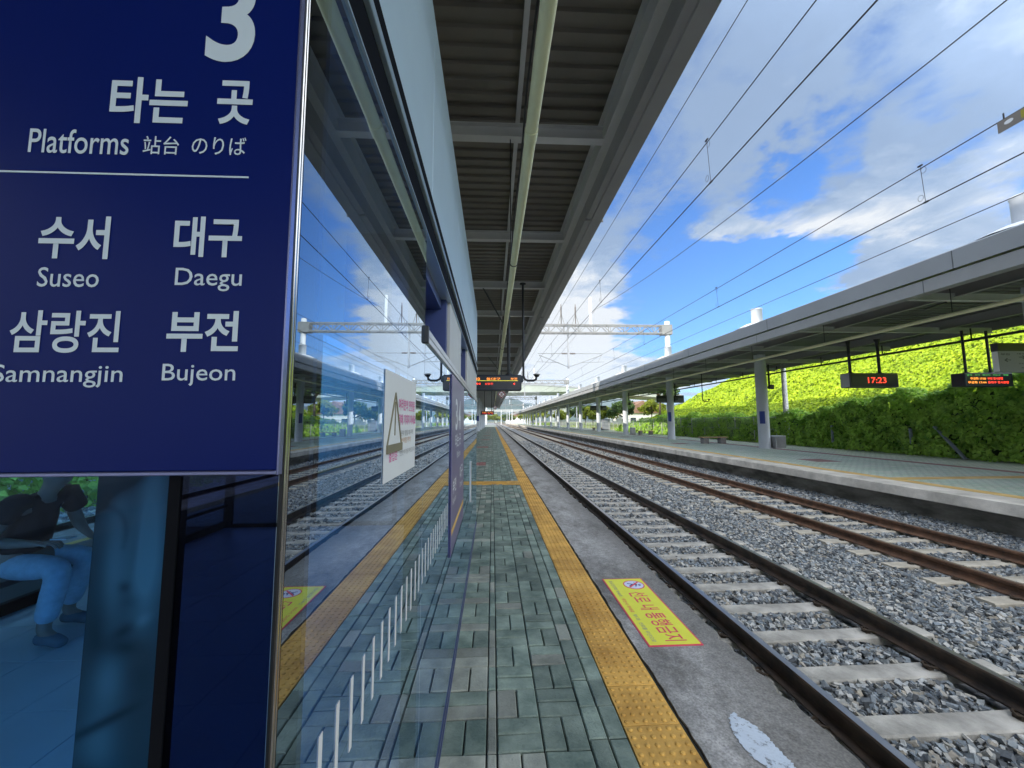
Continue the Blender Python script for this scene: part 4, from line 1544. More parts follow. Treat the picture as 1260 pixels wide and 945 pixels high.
# platform sign strip and bin at the distant column
m_bluesign = mat('blue_sign', (0.02, 0.05, 0.26), 0.4)
t = thing('column_sign', 'narrow blue sign strapped to the distant column behind the waiting room', 'column sign', (CX_COL + 0.02, 49.9, 1.9), 'blue column signs')
b = MB(); b.box(CX_COL - 0.1, CX_COL + 0.50, 49.88, 49.93, 1.55, 2.2); b.build('board', m_bluesign, t)
b = MB(); b.box(CX_COL - 0.02, CX_COL + 0.02, 49.93, 49.97, 1.6, 2.1); b.build('bracket', m_steel, t)
t = thing('vending_machine', 'dark vending machine standing against the distant near-platform column', 'vending machine', (CX_COL + 0.2, 48.6, 0))
b = MB(); b.box(CX_COL - 0.35, CX_COL + 0.25, 48.3, 49.0, 0.05, 1.35, bev=0.03); b.build('cabinet', m_dark, t)
b = MB(); b.box(CX_COL - 0.28, CX_COL + 0.12, 48.29, 48.305, 0.6, 1.2); b.build('display_window', mat('machine_glass', (0.2, 0.22, 0.25), 0.2), t)
b = MB(); b.box(CX_COL - 0.33, CX_COL + 0.23, 48.35, 48.95, -0.004, 0.05); b.build('plinth', m_black, t)

# ---- floor sticker
m_stk_y = mat('sticker_yellow', (0.74, 0.74, 0.05), 0.55, 0, 0.04, 8)
m_stk_r = mat('sticker_red', (0.70, 0.06, 0.10), 0.55)
st_ = thing('floor_sticker', 'yellow warning sticker with red Korean lettering on the platform edge', 'warning sticker', (1.27, 3.4, 0))
b = MB(); b.box(1.075, 1.462, 2.82, 3.985, -0.006, 0.0); b.build('border', m_stk_r, st_)
b = MB(); b.box(1.087, 1.450, 2.834, 3.971, -0.004, 0.0015); b.build('sheet', m_stk_y, st_)
XD, YD = (0, -1, 0), (1, 0, 0)                # read walking away from the far end, tops towards the rails
text('warning_lettering', '선로 내 통행금지', m_stk_r, st_, (1.218, 3.675, 0.0017), XD, YD, 0.80, 0.155, 0.010)
text('small_lettering', '철도안전법 제48조', m_ink, st_, (1.120, 3.93, 0.0017), XD, YD, 0.34, 0.034, 0.004)
text('small_lettering', '위반시 과태료', m_stk_r, st_, (1.120, 3.55, 0.0017), XD, YD, 0.25, 0.034, 0.006)
text('small_lettering', '부과', m_ink, st_, (1.120, 3.27, 0.0017), XD, YD, 0.10, 0.034, 0.004)
text('small_lettering', '선로를 무단으로', m_ink, st_, (1.120, 3.14, 0.0017), XD, YD, 0.27, 0.034, 0.004)
b = MB()
b.lathe([(0.0001, 0.0022), (0.088, 0.0022), (0.088, 0.001)], (1.335, 3.83, 0), 28, smooth=False); b.build('emblem_disc', mat('sticker_white', (0.62, 0.66, 0.82), 0.5), st_)
b = MB()
b.lathe([(0.088, 0.001), (0.088, 0.003), (0.098, 0.003), (0.098, 0.001)], (1.335, 3.83, 0), 28, smooth=False)
b.bar((1.28, 3.775, 0.0038), (1.39, 3.885, 0.0038), 0.016, 0.001); b.build('emblem_ring', m_stk_r, st_)
b = MB()
b.lathe([(0.0001, 0.0032), (0.014, 0.0032), (0.014, 0.002)], (1.385, 3.82, 0), 12, smooth=False)
b.bar((1.365, 3.825, 0.003), (1.325, 3.84, 0.003), 0.022, 0.001)
b.bar((1.325, 3.84, 0.003), (1.285, 3.80, 0.003), 0.012, 0.001); b.bar((1.325, 3.84, 0.003), (1.28, 3.86, 0.003), 0.012, 0.001)
b.bar((1.36, 3.83, 0.003), (1.34, 3.79, 0.003), 0.010, 0.001); b.bar((1.36, 3.83, 0.003), (1.35, 3.875, 0.003), 0.010, 0.001)
b.build('emblem_figure', mat('sticker_navy', (0.04, 0.06, 0.22), 0.5), st_)

# ================================================================== FAR CANOPY
FX = 14.3
FY0, FD = 9.4, 10.85
NCOL = 17
FEND = FY0 + FD * (NCOL - 1) + 4
fcn = thing('platform_canopy', 'long grey canopy across the tracks on round white columns by the green slope', 'platform canopy', (FX, 90, 4.3))
b = MB()
b.prism_y([(9.30, 4.58), (9.30, 4.95), (9.36, 4.99), (FX, 6.78), (18.0, 5.2), (18.0, 5.05), (9.6, 5.05), (9.6, 4.62)], -12, FEND)
b.build('roof', mat('far_roof_sheet', (0.27, 0.285, 0.30), 0.5, 0.0, 0.06, 0.8), fcn)
b = MB()
b.prism_y([(9.33, 4.27), (9.33, 4.54), (9.60, 4.54), (9.60, 4.30), (9.56, 4.27)], -12, FEND)
b.build('gutter', mat('far_gutter', (0.27, 0.275, 0.275), 0.5, 0, 0.08, 1.5), fcn)
b = MB()
for yy in np.arange(-9, FEND, 5.42):
    b.box(9.296, 9.34, yy, yy + 0.014, 4.575, 4.952); b.box(9.325, 9.345, yy + 0.6, yy + 0.612, 4.268, 4.54)
b.build('panel_seams', mat('seam_grey', (0.09, 0.095, 0.1), 0.6), fcn)
b = MB()
y, prof = -12.0, []
while y < FEND:
    prof += [(y, 5.00), (y + 0.12, 5.00), (y + 0.14, 5.04), (y + 0.23, 5.04), (y + 0.25, 5.00)]
    y += 0.27
vs2 = [(9.6, a, z) for a, z in prof] + [(17.9, a, z) for a, z in prof]
n = len(prof)
b.add(vs2, [(i, i + 1, n + i + 1, n + i) for i in range(n - 1)])
b.build('deck', mat('far_deck', (0.15, 0.15, 0.15), 0.6, 0, 0.15, 1), fcn)
for xx in (9.75, 12.0, 15.9, 17.9):
    b = MB()
    b.box(xx - 0.06, xx + 0.06, -12, FEND, 4.70, 4.715); b.box(xx - 0.01, xx + 0.01, -12, FEND, 4.715, 5.0)
    b.build('edge_beam', m_grey, fcn)
b = MB(); b.box(17.93, 17.995, -12, FEND, 4.72, 5.06); b.build('rear_fascia', m_grey, fcn)
first = None
for i in range(-3, 49):
    y0 = FY0 + FD / 3 * i
    if first is None:
        b = MB()
        b.box(9.62, 17.85, y0 - 0.06, y0 + 0.06, 4.60, 4.615); b.box(9.62, 17.85, y0 - 0.01, y0 + 0.01, 4.615, 4.80)
        first = b.build('cross_beam', m_beam, fcn); base_i = i
    else:
        c = first.copy(); COL.objects.link(c); c.location.y = FD / 3 * (i - base_i)
for i in range(-2, 14):
    b = MB()
    y0 = FY0 + FD / 3 * (i * 1.0) + 0.3
    b.bar((12.1, y0, 4.66), (13.4, y0 + 1.6, 4.95), 0.04)
    b.build('brace', m_dark, fcn)
col_me = None
for k in range(NCOL):
    y0 = FY0 + FD * k
    if col_me is None:
        b = MB()
        b.lathe([(0.34, 0), (0.34, 0.02), (0.275, 0.04), (0.27, 4.6), (0.27, 7.42), (0.285, 7.42), (0.285, 7.47), (0.0, 7.48)], (FX, y0, PZ), 24)
        c0 = b.build('column', m_column, fcn)
        b = MB()
        b.lathe([(1.1, 6.38), (0.60, 6.62), (0.42, 6.66), (0.275, 6.72)], (FX, y0, PZ), 20)
        f0 = b.build('flashing', m_white, fcn)
        col_me = True
    else:
        c = c0.copy(); COL.objects.link(c); c.location.y = FD * k
        c = f0.copy(); COL.objects.link(c); c.location.y = FD * k
# pipe and cable tray under it
dp = thing('cable_duct', 'cream round duct with small clips hung on rods under the canopy across the tracks', 'cable duct', (10.9, 60, 4.0))
b = MB()
for i in range(36):
    b.tube([(10.9, -10 + 5.5 * i, 4.02), (10.9, -10 + 5.5 * i + 5.49, 4.02)], 0.05, 12)
for i in range(160):
    b.box(10.835, 10.86, -8 + 1.2 * i, -7.95 + 1.2 * i, 4.03, 4.06)
b.build('duct_run', m_cream, dp)
for i in range(50):
    b = MB(); b.tube([(10.9, FY0 + FD / 3 * i - 8, 4.06), (10.9, FY0 + FD / 3 * i - 8, 4.98)], 0.009, 5); b.build('duct_hanger', m_dark, dp)
b = MB()
b.box(16.85, 17.0, -10, FEND, 4.30, 4.315); b.box(16.85, 16.86, -10, FEND, 4.31, 4.37); b.box(16.99, 17.0, -10, FEND, 4.31, 4.37)
b.tube([(16.92, -10 + 1.3 * i, 4.34 + 0.02 * math.sin(i)) for i in range(150)], 0.035, 6)
for i in range(60):
    b.box(16.91, 16.93, -9.5 + 3.2 * i, -9.46 + 3.2 * i, 4.31, 4.75)
tag(b.build('cable_tray', m_dark), 'dark cable tray hanging along the rear edge of the far canopy', 'cable tray')

# things hanging there
t = thing('platform_clock', 'LED clock showing 17:23 in red, hanging under the far canopy', 'clock', (14.3, 14.2, 2.74))
b = MB(); b.box(13.33, 15.24, 14.0, 14.42, 2.745, 3.28, bev=0.015); b.build('housing', mat('clock_grey', (0.07, 0.075, 0.08), 0.5), t)
b = MB(); b.box(13.38, 15.19, 13.992, 14.0005, 2.79, 3.235); b.build('screen', m_screen, t)
b = MB(); b.box(13.32, 13.332, 14.03, 14.40, 2.76, 3.265); b.box(13.31, 13.325, 14.1, 14.2, 3.08, 3.2); b.build('side_panel', mat('clock_side', (0.42, 0.43, 0.45), 0.5), t)
led_text(t, '17:23', m_led_r, (14.02, 13.989, 2.90), 0.72, 0.22, 'led_digits', 0.012)
for px in (13.56, 14.73):
    b = MB(); b.tube([(px, 14.21, 3.27), (px, 14.21, 4.61)], 0.05, 10); b.lathe([(0.1, 0.0), (0.1, 0.03), (0.05, 0.06)], (px, 14.21, 3.27), 10)
    b.lathe([(0.05, -0.25), (0.1, 0)], (px, 14.21, 4.61), 10); b.build('hanger', m_dark, t)
t = departure_board(15.97, 17.72, 12.5, 0.42, 2.65, 3.11, 'dark departure board with green header, red and orange rows by the leafy hedge', (16.3, 17.2), 4.61)
led_text(t, '열차   시각   행선지   타는곳   현황', m_led_g, (16.05, 12.493, 3.005), 1.5, 0.06)
led_text(t, '무궁화 17:30', m_led_o, (16.16, 12.493, 2.87), 0.56, 0.085, bold=0.02); led_text(t, '부전 정시운행', m_led_r, (16.78, 12.493, 2.87), 0.55, 0.085, bold=0.02)
led_text(t, '무궁화 17:44', m_led_o, (16.06, 12.493, 2.74), 0.66, 0.085, bold=0.02); led_text(t, '동대구 정시운행', m_led_r, (16.78, 12.493, 2.74), 0.75, 0.085, bold=0.02)
t = thing('station_board', 'grey station board with dark top bracketed to the nearest far column', 'station board', (13.4, 9.4, 2.7))
b = MB(); b.box(12.78, 13.72, 9.24, 9.38, 2.72, 3.46, bev=0.008); b.build('board', mat('board_grey', (0.26, 0.26, 0.27), 0.5), t)
b = MB(); b.box(12.776, 13.724, 9.234, 9.386, 3.26, 3.465); b.build('top_band', m_black, t)
b = MB(); b.box(12.77, 12.779, 9.25, 9.37, 2.74, 3.25); b.build('side_panel', m_white, t)
b = MB(); b.box(13.72, 14.05, 9.28, 9.34, 2.80, 2.86); b.box(13.72, 14.05, 9.28, 9.34, 3.3, 3.36); b.build('bracket', m_dark, t)
for s, x, z, w, h_ in (('부전', 12.84, 3.15, 0.24, 0.05), ('←', 12.92, 2.98, 0.18, 0.10), ('대구', 13.28, 3.17, 0.22, 0.04), ('→', 13.32, 3.06, 0.2, 0.09), ('수서', 13.3, 2.92, 0.12, 0.04), ('→', 13.36, 2.79, 0.26, 0.08)):
    led_text(t, s, m_black, (x, 9.2395, z), w, h_, 'lettering', 0.02)

for k, lab in ((2, 'pair of dark boards on both sides of the third far column'), (4, 'pair of dark boards on the fifth far column, above the grey cabinet')):
    y0 = FY0 + FD * k
    t = thing('direction_board', lab, 'direction board', (FX, y0, 2.9), 'boards on the far columns')
    for s in (-1, 1):
        b = MB(); b.box(*sorted((FX + s * 0.29, FX + s * 1.12)), y0 - 0.06, y0 + 0.06, 2.95, 3.55, bev=0.01); b.build('board', m_black, t)
        b = MB(); b.box(*sorted((FX + s * 0.36, FX + s * 1.06)), y0 - 0.0625, y0 - 0.059, 3.0, 3.3); b.build('face', mat('board_face', (0.10, 0.11, 0.10), 0.4), t)
for k, z0, z1, lab in ((1, 1.35, 2.0, 'small blue sign on the far column beside the grey bin'), (2, 1.45, 2.2, 'blue sign on the far column that carries dark boards'), (0, 1.5, 2.1, 'blue sign on the far column at the right edge')):
    y0 = FY0 + FD * k
    b = MB()
    b.add([(FX + 0.283 * math.cos(a), y0 + 0.283 * math.sin(a), z) for z in (z0, z1) for a in np.linspace(R(200), R(252), 7)],
          [(i, i + 1, i + 8, i + 7) for i in range(6)])
    b.add([(FX + 0.272 * math.cos(a), y0 + 0.272 * math.sin(a), z) for z in (z0, z1) for a in np.linspace(R(200), R(252), 7)],
          [(i + 7, i + 8, i + 1, i) for i in range(6)])
    tag(b.build('column_sign', m_bluesign), lab, 'column sign', 'blue column signs')
for k in range(0, 7):
    y0 = FY0 + FD * k
    lab = ['black loudspeaker on the nearest far column at the right edge', 'black loudspeaker high on the column beside the grey bin', 'black loudspeaker above the dark boards of the third column',
           'black loudspeaker on the fourth far column', 'black loudspeaker on the fifth far column over the cabinet', 'black loudspeaker on the sixth far column', 'black loudspeaker on the seventh far column'][k]
    t = thing('loudspeaker', lab, 'loudspeaker', (FX + 0.36, y0 - 0.1, 3.15), 'loudspeakers on the far columns')
    b = MB(); b.add([(FX + 0.30, y0 - 0.26, 3.15), (FX + 0.52, y0 - 0.26, 3.15), (FX + 0.48, y0 - 0.02, 3.19), (FX + 0.34, y0 - 0.02, 3.19),
                     (FX + 0.30, y0 - 0.26, 3.40), (FX + 0.52, y0 - 0.26, 3.40), (FX + 0.48, y0 - 0.02, 3.36), (FX + 0.34, y0 - 0.02, 3.36)],
                    [(0, 3, 2, 1), (4, 5, 6, 7), (0, 1, 5, 4), (1, 2, 6, 5), (2, 3, 7, 6), (3, 0, 4, 7)])
    b.build('cabinet', m_black, t)
    b = MB(); b.box(FX + 0.2, FX + 0.42, y0 - 0.04, y0 + 0.0, 3.24, 3.30); b.box(FX + 0.36, FX + 0.46, y0 - 0.06, y0 - 0.03, 3.38, 4.5); b.build('bracket', m_dark, t)
hanging_camera(13.6, 24.9, 4.61, 2.75, 0.42, 'small camera on a bent pole under the far canopy behind the bench')

# benches, bin, cabinet on the far platform
m_wood = mat('bench_wood', (0.40, 0.27, 0.14), 0.65, 0, 0.15, 4, stretch=(6, 1, 6))
m_legc = mat('bench_leg', (0.22, 0.21, 0.21), 0.8, 0, 0.15, 6)


def far_bench(x, y, ln, lab):
    t = thing('bench', lab, 'bench', (x, y, PZ), 'low benches on the far platform')
    for j in range(4):
        b = MB(); b.box(x - ln / 2, x + ln / 2, y - 0.24 + 0.125 * j, y - 0.24 + 0.125 * j + 0.11, PZ + 0.37, PZ + 0.43, bev=0.008); b.build('seat', m_wood, t)
    for s in (-1, 1):
        b = MB(); b.box(x + s * ln * 0.32 - 0.17, x + s * ln * 0.32 + 0.17, y - 0.2, y + 0.2, PZ, PZ + 0.369, bev=0.01); b.build('leg', m_legc, t)


far_bench(14.05, 24.7, 1.75, 'low wooden bench with two block legs beside the second far column')
far_bench(15.9, 40.6, 1.7, 'low wooden bench by the fence, farther along the far platform')
far_bench(16.2, 60.5, 1.8, 'orange wooden bench beside the grey cabinet on the far platform')
t = thing('litter_bin', 'grey wire litter bin standing at the foot of the second far column', 'litter bin', (14.88, 20.1, PZ), 'grey bins')
m_bin = mat('bin_grey', (0.45, 0.46, 0.47), 0.5, 0.3, 0.1, 6)
b = MB()
for i in range(9):
    x = 14.62 + 0.062 * i
    for yy in (19.85, 20.36):
        b.box(x, x + 0.04, yy, yy + 0.015, PZ + 0.06, PZ + 0.62)
    yv = 19.86 + 0.06 * i
    for xx in (14.612, 15.145):
        b.box(xx, xx + 0.015, yv, yv + 0.04, PZ + 0.06, PZ + 0.62)
b.build('slats', m_bin, t)
b = MB(); b.box(14.60, 15.17, 19.84, 20.385, PZ + 0.62, PZ + 0.67, bev=0.008); b.box(14.64, 15.13, 19.88, 20.34, PZ, PZ + 0.06); b.box(14.66, 15.11, 19.9, 20.32, PZ + 0.06, PZ + 0.6); b.build('rim', mat('bin_liner', (0.62, 0.64, 0.66), 0.5), t)
t = thing('litter_bin', 'small pale bin at the foot of the fourth far column', 'litter bin', (14.95, 41.8, PZ), 'grey bins')
b = MB(); b.box(14.72, 15.2, 41.5, 42.0, PZ, PZ + 0.68, bev=0.02); b.build('box', m_bin, t)
b = MB(); b.box(14.70, 15.22, 41.48, 42.02, PZ + 0.68, PZ + 0.74, bev=0.01); b.build('lid', m_white, t)
t = thing('equipment_cabinet', 'grey metal cabinet with shelves standing on the far platform behind a column', 'cabinet', (17.3, 60.2, PZ))
b = MB(); b.box(16.85, 18.0, 59.8, 60.6, PZ + 0.1, PZ + 1.75, bev=0.02); b.build('cabinet_body', mat('cabinet_grey', (0.20, 0.22, 0.26), 0.5), t)
for j in range(3):
    b = MB(); b.box(16.93, 17.92, 59.785, 59.799, PZ + 0.18 + 0.52 * j, PZ + 0.62 + 0.52 * j); b.build('door', mat('cabinet_door', (0.30, 0.32, 0.36), 0.45), t)
b = MB(); b.box(16.9, 17.95, 59.85, 60.55, PZ, PZ + 0.1); b.build('plinth', m_black, t)

# ================================================================== OVERHEAD LINE
m_lattice = mat('lattice_steel', (0.30, 0.30, 0.29), 0.55, 0.2, 0.1, 3)
m_insul = mat('insulator_brown', (0.20, 0.18, 0.17), 0.4)
m_wire = mat('wire_copper', (0.03, 0.032, 0.035), 0.6)
GY = FY0 + 2 * FD


def gantry(y, label, detail=True):
    t = thing('line_gantry', label, 'gantry', (6, y, 0), 'lattice gantries over the tracks')
    z0, z1 = 8.6, 9.24
    b = MB()
    for yy in (y - 0.25, y + 0.25):
        for zz in (z0, z1):
            b.box(-2.9, FX + 0.25, yy - 0.045, yy + 0.045, zz - 0.045, zz + 0.045)
        x = -2.9
        up = True
        while x < FX - 0.1:
            b.bar((x, yy, z0 if up else z1), (x + 0.62, yy, z1 if up else z0), 0.045)
            x += 0.62; up = not up
            if detail and up:
                b.box(x - 0.02, x + 0.02, yy - 0.02, yy + 0.02, z0, z1)
    for i in range(20):
        b.box(-2.8 + 0.86 * i, -2.76 + 0.86 * i, y - 0.25, y + 0.25, z0 - 0.03, z0 + 0.03)
        b.box(-2.8 + 0.86 * i, -2.76 + 0.86 * i, y - 0.25, y + 0.25, z1 - 0.03, z1 + 0.03)
    b.box(FX - 0.55, FX + 0.3, y - 0.31, y + 0.31, z0 - 0.1, z1 + 0.06)
    b.build('lattice_beam', m_lattice, t)
    b = MB(); b.lathe([(0.2, 7.3), (0.2, 9.62), (0.0, 9.64)], (FX, y, 0), 16); b.build('mast_top', m_white, t)
    b = MB(); b.lathe([(0.22, 0.0), (0.22, 9.5), (0.0, 9.52)], (-2.75, y, -0.005), 14); b.build('mast', m_white, t)
    # drop post between the tracks with two cantilever arms
    b = MB(); b.box(6.02, 6.17, y - 0.07, y + 0.07, 5.73, z1); b.build('drop_post', m_steel, t)
    for s, xe in ((-1, 3.63), (1, 8.89)):
        b = MB()
        b.tube([(6.1 + s * 0.07, y, 6.93), (xe, y, 6.93)], 0.03, 6)
        b.tube([(6.1 + s * 0.07, y, 5.86), (xe - s * 0.1 + 0 * s, y, 6.80)], 0.03, 6)
        b.tube([(xe - s * 1.7, y, 6.20), (xe + s * 0.1, y, 6.26)], 0.02, 5)
        b.tube([(xe - s * 0.1, y, 6.80), (xe - s * 0.4, y, 6.24)], 0.018, 5)
        b.build('cantilever_arm', m_steel, t)
        b = MB()
        for i in range(5):
            b.lathe([(0.03, 0), (0.075, 0.02), (0.03, 0.05)], (6.1 + s * (0.32 + 0.0 * i), y, 6.86 + 0.02 * i), 8)
        b.tube([(6.1 + s * 0.12, y, 6.93), (6.1 + s * 0.55, y, 6.93)], 0.06, 8)
        b.build('insulator', m_insul, t)
    for x, hh in ((5.55, 1.75), (6.72, 1.75), (2.4, 1.6)):
        b = MB()
        b.bar((x - 0.28, y, z1), (x, y, z1 + 1.0), 0.04); b.bar((x + 0.28, y, z1), (x, y, z1 + 1.0), 0.04)
        b.build('bracket', m_lattice, t)
        b = MB()
        b.lathe([(0.04, 0)] + [(r_, 0.9 + 0.08 * i + q) for i in range(8) for r_, q in ((0.045, 0), (0.085, 0.03), (0.045, 0.06))] + [(0.03, hh)], (x, y, z1), 8)
        b.build('insulator', m_insul, t)
    b = MB(); b.box(7.87, 8.05, y - 0.08, y + 0.08, z1 + 0.05, z1 + 2.35); b.build('post', m_white, t)
    return t


gantry(GY, 'steel lattice gantry with drop post over the tracks, the nearest one')
gantry(FY0 + 6 * FD, 'second steel lattice gantry over the tracks, smaller and farther away')
gantry(FY0 + 11 * FD, 'third lattice gantry over the tracks, faint in the distance', False)
gantry(FY0 + 16 * FD, 'most distant lattice gantry over the tracks', False)


def sag_pts(x0, x1, ya, yb, z0, z1, sag, n=14):
    out = []
    for i in range(n + 1):
        t = i / n
        out.append((x0 + (x1 - x0) * t, ya + (yb - ya) * t, z0 + (z1 - z0) * t - sag * 4 * t * (1 - t)))
    return out


def catenary(name, xc, xm, zc, zm, lab_c, lab_m, drops):
    t = tag(link_mesh('contact_wire', bpy.data.meshes.new('tmp')), lab_c, 'overhead wire', 'overhead wires')
    b = MB()
    b.tube([(xc, -20, zc), (xc, 260, zc)], 0.011, 6)
    bpy.data.objects.remove(t)
    tag(b.build('contact_wire', m_wire), lab_c, 'overhead wire', 'overhead wires')
    m = thing('messenger_wire', lab_m, 'overhead wire', (xm, 0, zm), 'overhead wires')
    b = MB()
    spans = [(GY - 43.4, GY), (GY, GY + 43.4), (GY + 43.4, GY + 97.7), (GY + 97.7, GY + 230)]
    for a, c in spans:
        b.tube(sag_pts(xm, xm, a, c, zm + 0.12, zm + 0.12, 0.16), 0.0095, 6)
    b.build('wire', m_wire, m)
    for y in drops:
        b = MB()
        b.tube([(xm, y, zm + 0.0), (xc + 0.01, y + 0.02, zc + 0.01)], 0.005, 5)
        b.tube([(xm, y - 0.04, zm + 0.02), (xm, y + 0.04, zm + 0.02)], 0.018, 6)
        b.tube([(xc, y - 0.04, zc), (xc, y + 0.04, zc)], 0.02, 6)
        for z, s in ((zm - 0.1, -1), (zc + 0.1, 1)):
            b.tube([(xm + s * 0.0, y + s * (0.05 + 0.05 * math.cos(q)), z + 0.06 * math.sin(q)) for q in np.linspace(0, 6.28, 12)], 0.004, 4)
        b.build('dropper', m_wire, m)


catenary('a', 4.14, 4.10, 6.05, 6.88, 'lower contact wire above the near track, joined to its twin by droppers',
         'upper catenary wire over the near track, droppers hang from it', (1.5, 6.9, 14.5, 21, 27, 38, 46, 55, 63, 70))
catenary('b', 8.55, 8.50, 5.82, 6.55, 'lower contact wire above the rusty track, crossing in front of the far roof',
         'upper catenary wire over the rusty track, carrying the yellow plate', (7.0, 14.2, 21.5, 27, 37, 45, 54, 62, 70))
b = MB(); b.tube([(5.42, -20, 10.45)] + [(5.45, y, 10.5) for y in (10, 31, 75, 128, 230)], 0.012, 6)
tag(b.build('feeder_wire', m_wire), 'high single wire closest to the edge of the near canopy', 'overhead wire', 'overhead wires')
b = MB(); b.tube(sag_pts(8.4, 8.4, -18, GY, 8.9, 10.6, 1.35) + sag_pts(8.4, 7.9, GY, 75, 10.6, 10.5, 1.0)[1:], 0.012, 6)
tag(b.build('feeder_wire', m_wire), 'high single wire that crosses the middle of the sky, drooping towards us', 'overhead wire', 'overhead wires')
b = MB(); b.tube([(12.5, -20, 6.85), (12.5, 31, 6.85), (12.4, 80, 7.1), (12.4, 180, 7.2)], 0.011, 6)
tag(b.build('feeder_wire', m_wire), 'rightmost low wire passing just above the far canopy roof', 'overhead wire', 'overhead wires')
t = thing('wire_plate', 'yellow warning plate with two white ovals hanging from an overhead wire', 'warning plate', (8.5, 5.2, 6.3))
b = MB(); b.box(8.492, 8.508, 4.90, 5.80, 6.32, 6.52, bev=0.003); b.build('plate', mat('plate_bronze', (0.22, 0.19, 0.16), 0.5), t)
b = MB(); b.box(8.488, 8.4925, 5.22, 5.50, 6.36, 6.49); b.build('plate_face', mat('plate_yellow', (0.36, 0.30, 0.02), 0.5), t)
for yy in (5.65, 5.06):
    b = MB(); b.add([(8.488, yy + 0.06 * math.cos(a), 6.43 + 0.035 * math.sin(a)) for a in np.linspace(0, 6.2, 14)] , [tuple(range(14))]); b.build('white_oval', m_white, t)
b = MB(); b.box(8.495, 8.505, 4.98, 5.0, 6.52, 6.62); b.box(8.495, 8.505, 5.70, 5.72, 6.52, 6.62); b.build('hook', m_wire, t)

# slim white poles behind the far platform
for y, lab in ((23.4, 'slim white pole in front of the leafy hedge behind the second column'), (53.0, 'slim white pole by the fence beyond the fourth column'),
               (84.0, 'distant slim white pole by the fence'), (112.0, 'most distant slim pole by the fence, pale blue')):
    b = MB()
    b.lathe([(0.2, 0), (0.2, 0.03), (0.155, 0.04), (0.12, 6.3), (0.0, 6.32)], (18.0, y, PZ), 16)
    tag(b.build('utility_pole', m_white), lab, 'pole', 'slim poles behind the far platform')

# ================================================================== GREENERY


def leaves(P, Nn, size, tilt=0.55, aspect=0.85):
    """folded kite-shaped leaves at P facing roughly along Nn; returns V, F (triangles)"""
    n = len(P)
    Nn = Nn + RNG.normal(0, tilt, (n, 3))
    Nn /= np.linalg.norm(Nn, axis=1, keepdims=True)
    down = np.stack([RNG.normal(0, 0.5, n), RNG.normal(0, 0.5, n), -np.ones(n)], 1)
    u = down - (down * Nn).sum(1, keepdims=True) * Nn
    u /= np.linalg.norm(u, axis=1, keepdims=True) + 1e-6
    v = np.cross(Nn, u)
    s = (size * RNG.uniform(0.6, 1.25, n))[:, None]
    a = P - u * s * 0.5
    t = P + u * s * 0.55
    l = P - u * s * 0.12 + v * s * 0.5 * aspect + Nn * s * 0.12
    r = P - u * s * 0.12 - v * s * 0.5 * aspect + Nn * s * 0.12
    V = np.stack([a, l, t, r], 1).reshape(-1, 3)
    k = (np.arange(n) * 4)[:, None]
    F = np.concatenate([k + np.array([[0, 2, 1]]), k + np.array([[0, 3, 2]])], 0)
    return V, F


def snoise(x, y, seed=0):
    r = np.random.default_rng(seed)
    o = np.zeros_like(x)
    for i in range(9):
        f = r.uniform(0.15, 1.6)
        a = r.uniform(0, 6.28)
        o += np.sin((x * math.cos(a) + y * math.sin(a)) * f + r.uniform(0, 6.28)) / (0.6 + f)
    return o / 5.0


def hill_h(x, y):
    x = np.asarray(x, float); y = np.asarray(y, float)
    t = np.clip((x - 19.2) / 19.0, 0, 1)
    t = t * t * (3 - 2 * t) * 0.35 + t * 0.65
    f = np.clip((78 - y) / 36.0, 0, 1)
    f = f * f * (3 - 2 * f)
    crest = 11.0 + 0.8 * np.sin(y * 0.13)
    low = 0.5 + 0.5 * np.clip((x - 20) / 20, 0, 1)
    return 0.05 + crest * t * (0.05 + 0.95 * f) + 0.5 * snoise(x, y, 3) * np.clip((x - 19.5) / 2, 0, 1)


m_soil = mat('hill_soil', (0.12, 0.20, 0.012), 0.95, 0, 0.3, 0.8, (0.20, 0.28, 0.02))
xs = np.concatenate([np.arange(17.9, 40, 0.7), [44, 55, 80, 120]])
yv = np.concatenate([np.arange(-30, 90, 1.2), np.arange(90, 240, 6)])
X, Y = np.meshgrid(xs, yv)
Zh = np.where(X < 18.5, -0.3, hill_h(X, Y) - 0.12)
Zh = np.where(X > 50, Zh - (X - 50) * 0.1, Zh)
idx = np.arange(X.size).reshape(X.shape)
F = np.stack([idx[:-1, :-1], idx[:-1, 1:], idx[1:, 1:], idx[1:, :-1]], -1).reshape(-1, 4)
tag(np_mesh('hillside', np.stack([X, Y, Zh], -1).reshape(-1, 3), F, m_soil, True), kind='structure')

m_kudzu = leaf_mat('kudzu_leaf', (0.17, 0.31, 0.010), (0.56, 0.68, 0.03), 0.30, 0.35)
m_hedge = leaf_mat('hedge_leaf', (0.10, 0.29, 0.028), (0.62, 0.88, 0.15), 0.35, 1.6)


def hill_leaves(n, y0, y1, x0, x1, size):
    x = RNG.uniform(x0, x1, n); y = RNG.uniform(y0, y1, n)
    z = hill_h(x, y)
    e = 0.2
    nx = -(hill_h(x + e, y) - hill_h(x - e, y)) / (2 * e)
    ny = -(hill_h(x, y + e) - hill_h(x, y - e)) / (2 * e)
    Nn = np.stack([nx - 0.15, ny - 0.1, np.ones(n) * 0.9], 1)
    Nn /= np.linalg.norm(Nn, axis=1, keepdims=True)
    lump = 0.26 * np.abs(snoise(x * 2.2, y * 2.2, 9)) + 0.10 * RNG.random(n)
    P = np.stack([x, y, z], 1) + Nn * lump[:, None]
    return leaves(P, Nn, size, 0.40)


